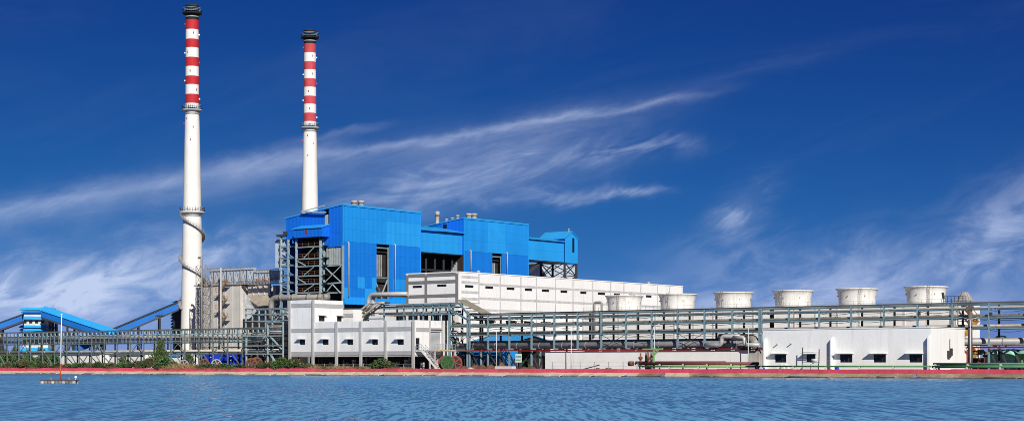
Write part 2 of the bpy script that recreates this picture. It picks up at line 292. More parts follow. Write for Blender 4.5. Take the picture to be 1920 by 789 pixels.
# ------------------------------------------------------------------ mesh helpers
LOC = {}
class MB:
    def __init__(s): s.v = []; s.f = []; s.sm = []
    def quad(s, *p, smooth=False):
        n = len(s.v); s.v += [tuple(q) for q in p]; s.f.append(tuple(range(n, n + len(p)))); s.sm.append(smooth)
    def hexa(s, p):
        n = len(s.v); s.v += [tuple(q) for q in p]
        for f in ((0, 3, 2, 1), (4, 5, 6, 7), (0, 1, 5, 4), (1, 2, 6, 5), (2, 3, 7, 6), (3, 0, 4, 7)):
            s.f.append(tuple(n + i for i in f)); s.sm.append(False)
        return s
    def box(s, x0, x1, y0, y1, z0, z1):
        return s.hexa([(x0, y0, z0), (x1, y0, z0), (x1, y1, z0), (x0, y1, z0), (x0, y0, z1), (x1, y0, z1), (x1, y1, z1), (x0, y1, z1)])
    def bar(s, p, q, w, h=None, up=(0, 0, 1)):
        p, q = Vector(p), Vector(q); d = (q - p)
        if d.length < 1e-6: return s
        d.normalize(); u = Vector(up)
        if abs(d.dot(u)) > 0.95: u = Vector((1, 0, 0))
        a = d.cross(u).normalized() * (w / 2); b = a.normalized().cross(d).normalized() * ((h or w) / 2)
        return s.hexa([p - a - b, p + a - b, q + a - b, q - a - b, p - a + b, p + a + b, q + a + b, q - a + b])
    def ibeam(s, p, q, w, h):
        """H section: two flanges and a web"""
        p, q = Vector(p), Vector(q); d = (q - p).normalized(); u = Vector((0, 0, 1))
        if abs(d.dot(u)) > 0.95: u = Vector((0, 1, 0))
        a = d.cross(u).normalized(); b = a.cross(d).normalized() * (h / 2)
        t = h * 0.16
        bn = b.normalized()
        s.bar(p + b - bn * t / 2, q + b - bn * t / 2, w, t, up=bn); s.bar(p - b + bn * t / 2, q - b + bn * t / 2, w, t, up=bn)
        s.bar(p, q, w * 0.18, h - 2 * t, up=bn); return s
    def ring(s, c, a, b, n): return [c + a * math.cos(2 * math.pi * i / n) + b * math.sin(2 * math.pi * i / n) for i in range(n)]
    def tube(s, pts, r, n=10, cap=True):
        pts = [Vector(p) for p in pts]; rs = r if isinstance(r, (list, tuple)) else [r] * len(pts)
        prev = None; base = len(s.v); u0 = None
        for i, p in enumerate(pts):
            d = (pts[min(i + 1, len(pts) - 1)] - pts[max(i - 1, 0)]).normalized()
            if u0 is None: u0 = Vector((0, 0, 1)) if abs(d.z) < 0.9 else Vector((1, 0, 0))
            a = d.cross(u0).normalized(); b = a.cross(d).normalized(); u0 = b
            s.v += [tuple(q) for q in s.ring(p, a * rs[i], b * rs[i], n)]
        for i in range(len(pts) - 1):
            for k in range(n):
                s.f.append((base + i * n + k, base + i * n + (k + 1) % n, base + (i + 1) * n + (k + 1) % n, base + (i + 1) * n + k)); s.sm.append(True)
        if cap:
            s.f.append(tuple(base + k for k in range(n))[::-1]); s.sm.append(False)
            e = base + (len(pts) - 1) * n; s.f.append(tuple(e + k for k in range(n))); s.sm.append(False)
        return s
    def lathe(s, c, prof, n=32, close=False):
        c = Vector(c); base = len(s.v)
        for r, z in prof:
            s.v += [(c.x + r * math.cos(2 * math.pi * k / n), c.y + r * math.sin(2 * math.pi * k / n), c.z + z) for k in range(n)]
        m = len(prof)
        for i in range(m if close else m - 1):
            j = (i + 1) % m
            for k in range(n):
                s.f.append((base + i * n + k, base + i * n + (k + 1) % n, base + j * n + (k + 1) % n, base + j * n + k)); s.sm.append(True)
        return s
    def prism(s, poly, off):
        """poly: list of 3-D points (planar), off: extrusion vector"""
        n = len(poly); b = len(s.v); off = Vector(off)
        s.v += [tuple(p) for p in poly] + [tuple(Vector(p) + off) for p in poly]
        s.f.append(tuple(range(b, b + n))); s.f.append(tuple(range(b + n, b + 2 * n))[::-1]); s.sm += [False, False]
        for i in range(n):
            s.f.append((b + i, b + (i + 1) % n, b + n + (i + 1) % n, b + n + i)); s.sm.append(False)
        return s
    def build(s, name, m, parent=None, recalc=True):
        if not s.v: return None
        xs = [v[0] for v in s.v]; ys = [v[1] for v in s.v]; zs = [v[2] for v in s.v]
        c = Vector(((min(xs) + max(xs)) / 2, (min(ys) + max(ys)) / 2, min(zs)))
        me = bpy.data.meshes.new(name); me.from_pydata([(v[0] - c.x, v[1] - c.y, v[2] - c.z) for v in s.v], [], s.f)
        me.polygons.foreach_set('use_smooth', s.sm)
        if recalc:
            bm = bmesh.new(); bm.from_mesh(me); bmesh.ops.recalc_face_normals(bm, faces=bm.faces); bm.to_mesh(me); bm.free()
        if m: me.materials.append(m)
        o = bpy.data.objects.new(name, me); COL.objects.link(o)
        LOC[o.name] = c
        if parent is not None: o.parent = parent; o.location = c - LOC[parent.name]
        else: o.location = c
        return o
def tag(o, label, cat=None, group=None, kind=None):
    o['label'] = label
    if cat: o['category'] = cat
    if group: o['group'] = group
    if kind: o['kind'] = kind
    return o
def thing(name, label, cat, loc, group=None):
    e = bpy.data.objects.new(name, None); COL.objects.link(e); e.location = loc; e.empty_display_size = 0.5
    LOC[e.name] = Vector(loc); tag(e, label, cat, group); return e
def structure(o): o['kind'] = 'structure'; return o
def copy_tree(src, loc, label=None):
    c = src.copy(); COL.objects.link(c); c.location = loc; LOC[c.name] = Vector(loc)
    if label: c['label'] = label
    for ch in list(src.children):
        d = ch.copy(); COL.objects.link(d); d.parent = c
        for g in list(ch.children):
            e = g.copy(); COL.objects.link(e); e.parent = d
    return c
def FW(y0): return lambda a, z, o=0.0: (a, y0 - o, z)       # a face looking at the water
def SW(x0): return lambda a, z, o=0.0: (x0 + o, a, z)       # a face looking along +x
def pbox(mb, mp, a0, a1, z0, z1, o0, o1):
    return mb.hexa([mp(a0, z0, o0), mp(a1, z0, o0), mp(a1, z0, o1), mp(a0, z0, o1), mp(a0, z1, o0), mp(a1, z1, o0), mp(a1, z1, o1), mp(a0, z1, o1)])
def wall(mb, mp, a0, a1, z0, z1, holes=(), th=0.3):
    """a wall of real thickness with real openings"""
    A = sorted({a0, a1, *[h[0] for h in holes], *[h[1] for h in holes]}); Z = sorted({z0, z1, *[h[2] for h in holes], *[h[3] for h in holes]})
    A = [a for a in A if a0 <= a <= a1]; Z = [z for z in Z if z0 <= z <= z1]
    def solid(i, k):
        if not (0 <= i < len(A) - 1 and 0 <= k < len(Z) - 1): return False
        ca, cz = (A[i] + A[i + 1]) / 2, (Z[k] + Z[k + 1]) / 2
        return not any(h[0] < ca < h[1] and h[2] < cz < h[3] for h in holes)
    for i in range(len(A) - 1):
        for k in range(len(Z) - 1):
            if not solid(i, k): continue
            p, q, r, t = A[i], A[i + 1], Z[k], Z[k + 1]
            mb.quad(mp(p, r), mp(q, r), mp(q, t), mp(p, t)); mb.quad(mp(p, r, -th), mp(p, t, -th), mp(q, t, -th), mp(q, r, -th))
            if not solid(i - 1, k): mb.quad(mp(p, r), mp(p, t), mp(p, t, -th), mp(p, r, -th))
            if not solid(i + 1, k): mb.quad(mp(q, r), mp(q, r, -th), mp(q, t, -th), mp(q, t))
            if not solid(i, k - 1): mb.quad(mp(p, r), mp(p, r, -th), mp(q, r, -th), mp(q, r))
            if not solid(i, k + 1): mb.quad(mp(p, t), mp(q, t), mp(q, t, -th), mp(p, t, -th))
    return mb
def window(parent, mp, a0, a1, z0, z1, hood=0.0, mull=1, inset=0.22, hood_l=0.35, hood_r=0.2):
    w = MB(); f = 0.07
    pbox(w, mp, a0 + .005, a0 + f, z0 + .005, z1 - .005, -inset + .04, -inset + .12); pbox(w, mp, a1 - f, a1 - .005, z0 + .005, z1 - .005, -inset + .04, -inset + .12)
    pbox(w, mp, a0 + f, a1 - f, z0 + .005, z0 + f, -inset + .04, -inset + .12); pbox(w, mp, a0 + f, a1 - f, z1 - f, z1 - .005, -inset + .04, -inset + .12)
    for i in range(1, mull + 1):
        a = a0 + (a1 - a0) * i / (mull + 1); pbox(w, mp, a - .03, a + .03, z0 + f, z1 - f, -inset + .04, -inset + .11)
    o = w.build('window', M_winframe, parent)
    g = MB(); pbox(g, mp, a0 + .004, a1 - .004, z0 + .004, z1 - .004, -inset - .02, -inset + .03); g.build('pane', M_glass, o)
    if hood:
        h = MB(); pbox(h, mp, a0 - hood_l, a1 + hood_r, z1 + .06, z1 + .16, 0.002, hood); h.build('hood', M_pilaster if mp(0, 0)[0] == 0 and False else M_white, o)
    return o
def railing(mb, pts, h=1.05, r=0.035, every=1.6, mids=1):
    pts = [Vector(p) for p in pts]
    for p, q in zip(pts, pts[1:]):
        n = max(1, int((q - p).length / every)); up = Vector((0, 0, h))
        for k in range(mids + 1): o = Vector((0, 0, h * (k + 1) / (mids + 1))); mb.bar(p + o, q + o, r * 1.6)
        for i in range(n + 1): b = p.lerp(q, i / n); mb.bar(b, b + up, r * 1.6)
    return mb
def bend(pts, r, n=5):
    """round the inner corners of a polyline"""
    pts = [Vector(p) for p in pts]; out = [pts[0]]
    for a, b, c in zip(pts, pts[1:], pts[2:]):
        u, w = (a - b), (c - b); rr = min(r, u.length * .48, w.length * .48); p, q = b + u.normalized() * rr, b + w.normalized() * rr
        for i in range(n + 1):
            t = i / n; out.append(p * (1 - t) ** 2 + b * 2 * t * (1 - t) + q * t * t)
    out.append(pts[-1]); return out

# ------------------------------------------------------------------ water, ground, embankment
SHORE = 255.0
def make_water():
    mb = MB(); mb.quad((-1500, -400, 0), (900, -400, 0), (900, SHORE + 1.2, 0), (-1500, SHORE + 1.2, 0))
    m = bpy.data.materials.new('pond_water'); m.use_nodes = True; t = m.node_tree; N, L = t.nodes, t.links; b = N['Principled BSDF']
    b.inputs['Base Color'].default_value = (0.088, 0.232, 0.412, 1); b.inputs['Roughness'].default_value = 0.15; b.inputs['IOR'].default_value = 1.33
    g = N.new('ShaderNodeNewGeometry')
    def dot(v):
        n = N.new('ShaderNodeVectorMath'); n.operation = 'DOT_PRODUCT'; L.new(g.outputs['Position'], n.inputs[0]); n.inputs[1].default_value = v; return n.outputs['Value']
    def nz(across, along, off, det=3, rg=0.6, wind=0.0):
        c, s_ = math.cos(YAW + wind), math.sin(YAW + wind); cb = N.new('ShaderNodeCombineXYZ')
        L.new(dot((c * across, s_ * across, 0)), cb.inputs[0]); L.new(dot((-s_ * along, c * along, 0)), cb.inputs[1]); cb.inputs[2].default_value = off
        n = N.new('ShaderNodeTexNoise'); n.inputs['Scale'].default_value = 1.0; n.inputs['Detail'].default_value = det; n.inputs['Roughness'].default_value = rg
        L.new(cb.outputs[0], n.inputs[0]); return n.outputs['Color']
    def vm(op, a_, b_):
        n = N.new('ShaderNodeVectorMath'); n.operation = op
        for i, v in enumerate((a_, b_)):
            if isinstance(v, (tuple, list)): n.inputs[i].default_value = v
            elif isinstance(v, float): n.inputs['Scale'].default_value = v
            else: L.new(v, n.inputs[i])
        return n.outputs[0]
    # wave facets: short wind ripples on longer swells and broad gust patches
    rip = vm('SUBTRACT', nz(5.2, 0.34, 0.0, 1, 0.5, 0.012), (.5, .5, .5)); swl = vm('SUBTRACT', nz(2.2, 0.12, 7.0, 1, 0.5, -0.012), (.5, .5, .5)); gust = vm('SUBTRACT', nz(0.04, 0.010, 3.0, 3, 0.55, 0.3), (.5, .5, .5))
    tot = vm('ADD', vm('ADD', vm('SCALE', rip, 1.0), vm('SCALE', swl, 0.8)), vm('SCALE', gust, 0.32))
    sp = N.new('ShaderNodeSeparateXYZ'); L.new(tot, sp.inputs[0])
    fwd, rgt = Vector((-SY, CY, 0)), Vector((CY, SY, 0))
    # calmer in the lee of the far bank
    py_ = N.new('ShaderNodeSeparateXYZ'); L.new(g.outputs['Position'], py_.inputs[0])
    lee = N.new('ShaderNodeMapRange'); lee.interpolation_type = 'SMOOTHSTEP'; L.new(py_.outputs[1], lee.inputs[0])
    lee.inputs[1].default_value = SHORE; lee.inputs[2].default_value = SHORE - 70; lee.inputs[3].default_value = 0.22; lee.inputs[4].default_value = 1.0
    def axis(sock, vec, k, bias):
        m_ = N.new('ShaderNodeMath'); m_.operation = 'MULTIPLY_ADD'; L.new(sock, m_.inputs[0]); m_.inputs[1].default_value = k; m_.inputs[2].default_value = bias
        x_ = N.new('ShaderNodeMath'); x_.operation = 'MAXIMUM' if bias else 'ADD'; L.new(m_.outputs[0], x_.inputs[0]); x_.inputs[1].default_value = 0.07 if bias else 0.0
        q_ = N.new('ShaderNodeMath'); q_.operation = 'MULTIPLY'; L.new(x_.outputs[0], q_.inputs[0]); L.new(lee.outputs[0], q_.inputs[1])
        n = N.new('ShaderNodeVectorMath'); n.operation = 'SCALE'; n.inputs[0].default_value = vec; L.new(q_.outputs[0], n.inputs['Scale']); return n.outputs[0]
    nn = vm('ADD', vm('ADD', axis(sp.outputs[0], -fwd, 3.0, 0.35), axis(sp.outputs[1], rgt, 0.8, 0.0)), (0, 0, 1.0))
    nrm = N.new('ShaderNodeVectorMath'); nrm.operation = 'NORMALIZE'; L.new(nn, nrm.inputs[0]); L.new(nrm.outputs[0], b.inputs['Normal'])
    o = structure(mb.build('water', m, recalc=False)); o['label'] = 'rippled blue pond water in front of the power station'
make_water()
def make_ground():
    mb = MB(); mb.quad((-6000, SHORE + 2.2, GZ), (6000, SHORE + 2.2, GZ), (6000, 9000, GZ), (-6000, 9000, GZ))
    m = mat('bare_yard_earth', (0.20, 0.17, 0.12), 0.95, var=0.25, ns=0.12, fine=0.2, bump=0.1)
    o = structure(mb.build('ground', m, recalc=False)); o['label'] = 'dusty earth yard behind the red parapet'
make_ground()
XL, XR = -460.0, -55.0
def make_embankment():
    rv = thing('revetment', 'sloping cream stone slab revetment along the waterline', 'embankment', ((XL + XR) / 2, SHORE, 0))
    t = MB(); t.box(XL, XR, SHORE + 0.22, SHORE + 1.5, -0.6, 0.12); t.build('dark_toe', M_toe, rv)
    x = XL
    while x < XR:
        w = random.uniform(2.6, 5.4); x1 = min(x + w, XR); j = random.uniform(-.16, .16); sk = random.uniform(-.9, 1.3); old = x > -172 + random.uniform(-14, 14)
        zb = random.uniform(0.08, 0.27); lo = -random.uniform(-.1, .25)
        p = [(x + .03 + sk, SHORE + lo, zb + j * .5), (x1 - .03 + sk, SHORE + lo + random.uniform(-.08, .08), zb - j * .5), (x1 - .03, SHORE + 1.60, .70 + j * .4), (x + .03, SHORE + 1.60, .70 - j * .4)]
        b = MB(); b.hexa([(q[0], q[1] + .15, q[2] - .2) for q in p] + p)
        b.build('slab', M_stone_old if old else M_stone, rv); x = x1
    pw = thing('parapet_wall', 'low red painted parapet wall running along the pond edge', 'wall', ((XL + XR) / 2, SHORE + 1.9, 0.6))
    x = XL
    while x < XR:
        x1 = min(x + random.uniform(3.5, 7.5), XR); j = random.uniform(-.06, .06); h = 1.39 + random.uniform(-.055, .055)
        b = MB(); b.hexa([(x + .012, SHORE + 1.63 + j, .62), (x1 - .012, SHORE + 1.63 + j, .62), (x1 - .012, SHORE + 2.25, .62), (x + .012, SHORE + 2.25, .62),
                          (x + .012, SHORE + 1.86 + j, h), (x1 - .012, SHORE + 1.86 + j, h), (x1 - .012, SHORE + 2.18, h), (x + .012, SHORE + 2.18, h)])
        b.build('wall_panel', M_redwall, pw); x = x1
make_embankment()

# ------------------------------------------------------------------ chimneys
def make_chimney(cx, cy, red, label, stair):
    z = lambda py: EYE + (HOR - py) * 0.17
    e = thing('chimney', label, 'chimney', (cx, cy, GZ), 'tall power station chimneys')
    c = (cx, cy, 0)
    def rad(zz):
        zt = z(208)
        if zz >= zt: return 2.02 + (z(30) - zz) / (z(30) - zt) * .14
        k = (zt - zz) / zt
        return 2.22 + 1.65 * k ** 0.95
    zs = [z(208) * i / 24 for i in range(25)]; zs[0] = GZ
    m = MB(); m.lathe(c, [(rad(q), q) for q in zs], 48); m.build('shaft', M_chim, e)
    edges = [204, 195, 178, 160, 144, 126, 109, 91, 75, 57, 39, 27]
    for i, (a, b) in enumerate(zip(edges, edges[1:])):
        mm = M_soot if i == 10 else (red if i % 2 else M_chim)
        k = MB(); k.lathe(c, [(rad(z(a)), z(a) + .002), (rad(z(b)), z(b) - .002)], 48)
        k.build('soot_band' if i == 10 else ('red_band' if i % 2 else 'white_band'), mm, e)
    cap = MB(); cap.lathe(c, [(2.1, z(27)), (2.1, z(14)), (2.25, z(13.5)), (2.25, z(11)), (1.75, z(11)), (1.75, z(27))], 40, close=True); cap.build('cap', M_sootcap, e)
    for py, w, mm, rm in ((25, 1.0, M_soot, M_bluerail), (206, 0.95, M_chim, M_bluerail), (397, 1.05, M_chim, M_rail)):
        if py == 397 and not stair: continue
        r = rad(z(py)) + w; zt = z(py)
        p = MB(); p.lathe(c, [(r - w - .1, zt - .9), (r - .15, zt - .5), (r, zt - .45), (r, zt), (r - w - .1, zt)], 40)
        po = p.build('platform', M_conc if py == 397 else (M_soot if py == 25 else M_band), e)
        q = MB(); pts = [(cx + (r - .06) * math.cos(2 * math.pi * i / 28), cy + (r - .06) * math.sin(2 * math.pi * i / 28), zt) for i in range(29)]
        railing(q, pts, 1.35, .05, 1.2, 2); q.build('railing', rm, po)
        rg = MB(); rg.lathe(c, [(rad(z(py + 8)) + .16, z(py + 9)), (rad(z(py + 8)) + .16, z(py + 7))], 40); rg.build('collar', M_lagd, e)
    # small aviation-light brackets and ladder on the banded part
    for i, py in enumerate((46, 66, 100, 118, 152, 186, 232)):
        for a in ((.45,) if i % 2 else (3.55,)):
            zz = z(py); r = rad(zz); an = a + YAW - .38
            b = MB(); b.bar((cx + (r - .1) * math.cos(an), cy + (r - .1) * math.sin(an), zz), (cx + (r + .38) * math.cos(an), cy + (r + .38) * math.sin(an), zz), .3, .45)
            b.build('light_bracket', M_chim if i % 3 else red, e)
    rr = random.Random(int(cy))
    for py in (50, 62, 85, 98, 117, 133, 150, 168, 185, 200, 222, 238, 262):      # rust marks below the bolt plates
        an = YAW - math.pi / 2 + rr.uniform(-.9, .9); r = rad(z(py)) + .012
        b = MB(); b.bar((cx + r * math.cos(an), cy + r * math.sin(an), z(py)), (cx + r * math.cos(an), cy + r * math.sin(an), z(py + 4)), .28, .05, up=(math.cos(an), math.sin(an), 0)); b.build('rust_mark', M_rust, e)
    if stair:
        left = math.pi + YAW                                     # the edge seen on the left
        st = MB(); rl = MB(); n = 120; z0, pitch = z(398), 85 * .17; turns = 2.12
        prev = None
        for i in range(n + 1):
            a = left + 2 * math.pi * turns * i / n; zz = z0 - pitch * turns * i / n; r = rad(zz)
            p = [Vector((cx + q * math.cos(a), cy + q * math.sin(a), zz)) for q in (r + .02, r + 1.05)]
            if prev:
                st.hexa([prev[0] - Vector((0, 0, .24)), prev[1] - Vector((0, 0, .24)), p[1] - Vector((0, 0, .24)), p[0] - Vector((0, 0, .24)), prev[0], prev[1], p[1], p[0]])
                for h in (.55, 1.1): rl.bar(prev[1] + Vector((0, 0, h)), p[1] + Vector((0, 0, h)), .07)
                if i % 2: rl.bar(p[1], p[1] + Vector((0, 0, 1.1)), .07)
            prev = p
        s = st.build('spiral_stair', M_lagd, e); rl.build('railing', M_rail, s)
        d = MB(); x0, x1 = cx + 0.5, cx + 6.2; d.box(x0, x1, cy - 3.0, cy + 2.6, GZ, 17.0); d.build('flue_inlet', M_conc, e)
    return e
make_chimney(-426.5, 378.0, M_chred, 'nearer red and white banded chimney with spiral stair and two platforms', True)
make_chimney(-426.5, 431.0, M_chred2, 'farther red and white banded chimney rising behind the blue boiler house', False)

# ------------------------------------------------------------------ boiler houses
BX = -343.0
def clad(parent, mp, a0, a1, z0, z1, na, nz_, m, holes=(), th=0.12, name='cladding_panel', pale=0.0, ztop=None, mats=None):
    """sheet cladding: every panel is a piece with a recessed joint; ztop(a) may slope the top edge"""
    def cl(a, z): return min(z, ztop(a)) if ztop else z
    A = [a0 + (a1 - a0) * i / na for i in range(na + 1)]; Z = [z0 + (z1 - z0) * k / nz_ for k in range(nz_ + 1)]
    for h in holes:
        for lst, v in ((A, h[0]), (A, h[1]), (Z, h[2]), (Z, h[3])):
            j = min(range(len(lst)), key=lambda i: abs(lst[i] - v)); 
            if 0 < j < len(lst) - 1 or abs(lst[j] - v) < .01: lst[j] = v
    for i in range(na):
        for k in range(nz_):
            p, q, r, t = A[i], A[i + 1], Z[k], Z[k + 1]; ca, cz = (p + q) / 2, (r + t) / 2
            if any(h[0] - .01 < ca < h[1] + .01 and h[2] - .01 < cz < h[3] + .01 for h in holes): continue
            g = .012; t1, t2 = cl(p, t), cl(q, t)
            if t1 <= r + .05 and t2 <= r + .05: continue
            o = random.uniform(0, .025); b = MB()
            b.hexa([mp(p + g, r + g, -th), mp(q - g, r + g, -th), mp(q - g, r + g, o), mp(p + g, r + g, o), mp(p + g, t1 - g, -th), mp(q - g, t2 - g, -th), mp(q - g, t2 - g, o), mp(p + g, t1 - g, o)])
            mm = mats(ca, cz) if mats else m
            b.build(name, mm, parent)
def boiler_house(px0, px1, label, open_px, ytops, first):
    y0, y1 = yp(px0, BX), yp(px1, BX); zt = zp(ytops[0], BX, y0); depth_x = 22.7
    e = thing('boiler_house', label, 'building', (BX - 11, (y0 + y1) / 2, GZ), 'blue boiler houses')
    zmid = zp(452 if first else 470, BX, y0); zbot = zp(560, BX, y0)
    oy0, oy1 = yp(open_px[0], BX), yp(open_px[1], BX); oz1 = zmid - .7; 
    zl = zbot if first else GZ + 3
    # side towards +x: upper sheets, lower sheets, tall opening
    na = 11
    up_m = lambda a, z: M_blue_pale if ((first and a > y0 + (y1 - y0) * .55 and z < zmid + 6.5) or (not first and y0 + (y1 - y0) * .40 < a < y0 + (y1 - y0) * .62)) else M_blue_up
    clad(e, SW(BX), y0, y1, zmid, zt, na, 3, M_blue_up, mats=up_m)
    rg = random.Random(3)
    def low_m(a, z):
        f = (a - y0) / (y1 - y0); hz = (z - zl) / (zmid - zl)
        return M_blue_pale if first and ((f < .6 and hz < .42 and rg.random() < .30)) else (M_blue_up if first and f > .66 and hz < .45 else M_blue_low)
    clad(e, SW(BX), y0, y1, zl, zmid - .02, na, 5, M_blue_low, holes=[(oy0, oy1, zl, oz1)], mats=low_m)
    # end wall towards the water, roof and other walls
    zlo = zt - 2.8
    ztop = lambda a: zlo + (zt - zlo) * (a - (BX - depth_x)) / depth_x
    return e, y0, y1, zt, zmid, zl, depth_x, ztop, (oy0, oy1, oz1)
def roof_and_core(e, y0, y1, zt, depth_x, ztop, zl):
    xa, xb = BX - depth_x, BX
    r = MB(); r.hexa([(xa - .25, y0 - .25, ztop(xa) + .02), (xb + .25, y0 - .25, zt + .02), (xb + .25, y1 + .25, zt + .02), (xa - .25, y1 + .25, ztop(xa) + .02),
                      (xa - .25, y0 - .25, ztop(xa) + .3), (xb + .25, y0 - .25, zt + .3), (xb + .25, y1 + .25, zt + .3), (xa - .25, y1 + .25, ztop(xa) + .3)])
    ro = r.build('roof', M_blue_roof, e)
    w = MB(); w.box(xa, xa + .2, y0 + .3, y1, zl, ztop(xa) - .05); w.box(xa + .2, xb - .3, y1 - .25, y1 - .05, zl, zt - 3.2); w.build('rear_wall', M_blue_end_shade, e)
    c = MB(); c.bar((xb + .05, y0 - .06, zl), (xb + .05, y0 - .06, zt), .22); c.bar((xb + .05, y1 + .05, zl), (xb + .05, y1 + .05, zt), .22); c.bar((xb + .08, y0, zt - .1), (xb + .08, y1, zt - .1), .25); c.build('corner_trim', M_blue_pale, e)
    return ro
def vent(parent, p, r, h, m=M_cream):
    b = MB(); b.lathe(p, [(r * .8, 0), (r * .8, h * .75), (r, h * .78), (r, h)], 14); b.lathe(p, [(r, h), (0.01, h + .12)], 14)
    o = b.build('roof_vent', m, parent); k = MB(); k.lathe(p, [(r * .84, h * .62), (r * .84, h * .74)], 14); k.build('vent_band', M_rust, o)
def downpipe(parent, px, py0, py1, x):
    y = yp(px, x); z1, z0 = zp(py0, x, y), zp(py1, x, y)
    b = MB(); b.tube(bend([(x - .1, y, z1 + .4), (x + .45, y, z1 + .4), (x + .45, y, z1 - .8), (x + .45, y, z0)], .4), .2, 8); b.build('downpipe', M_lag, parent)
def interior(e, y0, y1, zl, op, first):
    """casing, buckstay panel and bracing seen through the tall opening"""
    oy0, oy1, oz1 = op
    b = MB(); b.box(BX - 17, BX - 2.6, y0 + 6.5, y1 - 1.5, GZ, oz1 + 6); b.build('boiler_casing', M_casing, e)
    zb = oz1 - 8.5
    for i in range(5):
        a = oy0 + .5 + (oy1 - oy0 - 1.0) * i / 5; b = MB(); b.box(BX - 2.2, BX - 2.0, a, a + (oy1 - oy0) / 15, zb, oz1 - 2.2); o = b.build('buckstay', M_buck, e)
    for k, zz in enumerate((zb - .4, zb - 10.5, oz1 - .3)):
        b = MB(); b.ibeam((BX - .5, oy0 + .1, zz), (BX - .5, oy1 - .1, zz), .3, .4); b.build('beam', M_steel, e)
    for s in (0, 1):
        b = MB(); b.bar((BX - .55 - s * .35, oy0 + .1 if s else oy1 - .1, zb - .7), (BX - .55 - s * .35, oy1 - .1 if s else oy0 + .1, zb - 10.2), .26); b.build('brace', M_steel_pale, e)
    b = MB(); b.box(BX - .5, BX - .2, oy1 - .3, oy1 - .05, GZ + 4, oz1); b.build('column', M_steel, e)
# --- first boiler house
e1, by0, by1, bzt, bzm, bzl, bdx, bztop, bop = boiler_house(643, 788, 'nearer blue clad boiler house with exposed steel boiler front', (706, 730), (384,), True)
roof_and_core(e1, by0, by1, bzt, bdx, bztop, bzl)
interior(e1, by0, by1, bzl, bop, True)
xa = BX - bdx
FB = FW(by0)
zA = zp(449, xa, by0); zB = zp(462, BX, by0)
def fpx(px): return xp(px, by0)
def fz(px, py): return zp(py, xp(px, by0), by0)
noty0, noty1 = fpx(608), fpx(616.5)
hz0, hz1 = fz(612, 431), fz(612, 392)
clad(e1, FB, xa, noty0, fz(560, 432), bzt, 5, 2, M_blue_end_shade, ztop=bztop)
clad(e1, FB, xa, fpx(551), zA, fz(560, 432) - .02, 1, 1, M_blue_end_shade)
clad(e1, FB, noty0 + .01, noty1, zB, hz0, 1, 1, M_blue_end_shade)
clad(e1, FB, noty1 + .02, BX - .1, zB, bzt, 3, 3, M_blue_end_shade, ztop=bztop)
b = MB(); b.bar((noty0 - 8, by0 - 1.0, hz1 - .3), (noty1 - .3, by0 - 1.0, hz1 - 1.0), .5, .4); b.bar((noty0 - 8, by0 - 1.0, hz1 - .3), (noty0 + .4, by0 - .3, hz1 + 1.0), .25); b.build('hoist_beam', M_steel_pale, e1)
b = MB(); b.box(noty0 + .3, noty1 - .4, by0 - .1, by0 + .2, hz0 + .5, hz1 - 1.6); b.build('ladder_panel', M_steel_pale, e1)
b = MB(); b.box(noty0 + .1, noty1, by0 + 1.2, by0 + 1.4, hz0, hz1); b.build('recess_shade_sheet', M_dark, e1)  # near-black sheet stands in for the shade inside the notch
# bunker hood
yh = by0 - 3.2; hx0, hx1 = xp(550.5, yh), xp(603, yh); ht, hb, hm = fz(580, 424), zp(446, hx0, yh), zp(430, hx0, yh)
b = MB()
b.prism([(hx0, by0 - .03, hb), (hx0, yh, hb), (hx0, yh, hm), (hx0, by0 - .03, ht)], (hx1 - hx0, 0, 0)); ho = b.build('hood', M_blue_end_shade, e1)
b = MB(); b.hexa([(hx0 - .3, yh - .35, hm - .03), (hx1 + .3, yh - .35, hm - .03), (hx1 + .3, by0 - .1, ht), (hx0 - .3, by0 - .1, ht), (hx0 - .3, yh - .35, hm + .2), (hx1 + .3, yh - .35, hm + .2), (hx1 + .3, by0 - .1, ht + .25), (hx0 - .3, by0 - .1, ht + .25)]); b.build('hood_roof', M_blue_roof, ho)
b = MB(); ex = xp(574, yh); b.box(ex - .5, ex + .5, yh - .06, yh - .01, hb + .9, hb + 2.7); eo = b.build('emblem', M_emb, ho)
b = MB(); b.box(ex - .28, ex + .28, yh - .075, yh - .062, hb + 1.15, hb + 1.4); b.box(ex - .28, ex + .28, yh - .075, yh - .062, hb + 1.7, hb + 1.9); b.box(ex - .28, ex + .28, yh - .075, yh - .062, hb + 2.2, hb + 2.4); b.build('emblem_mark', M_dark, ho)
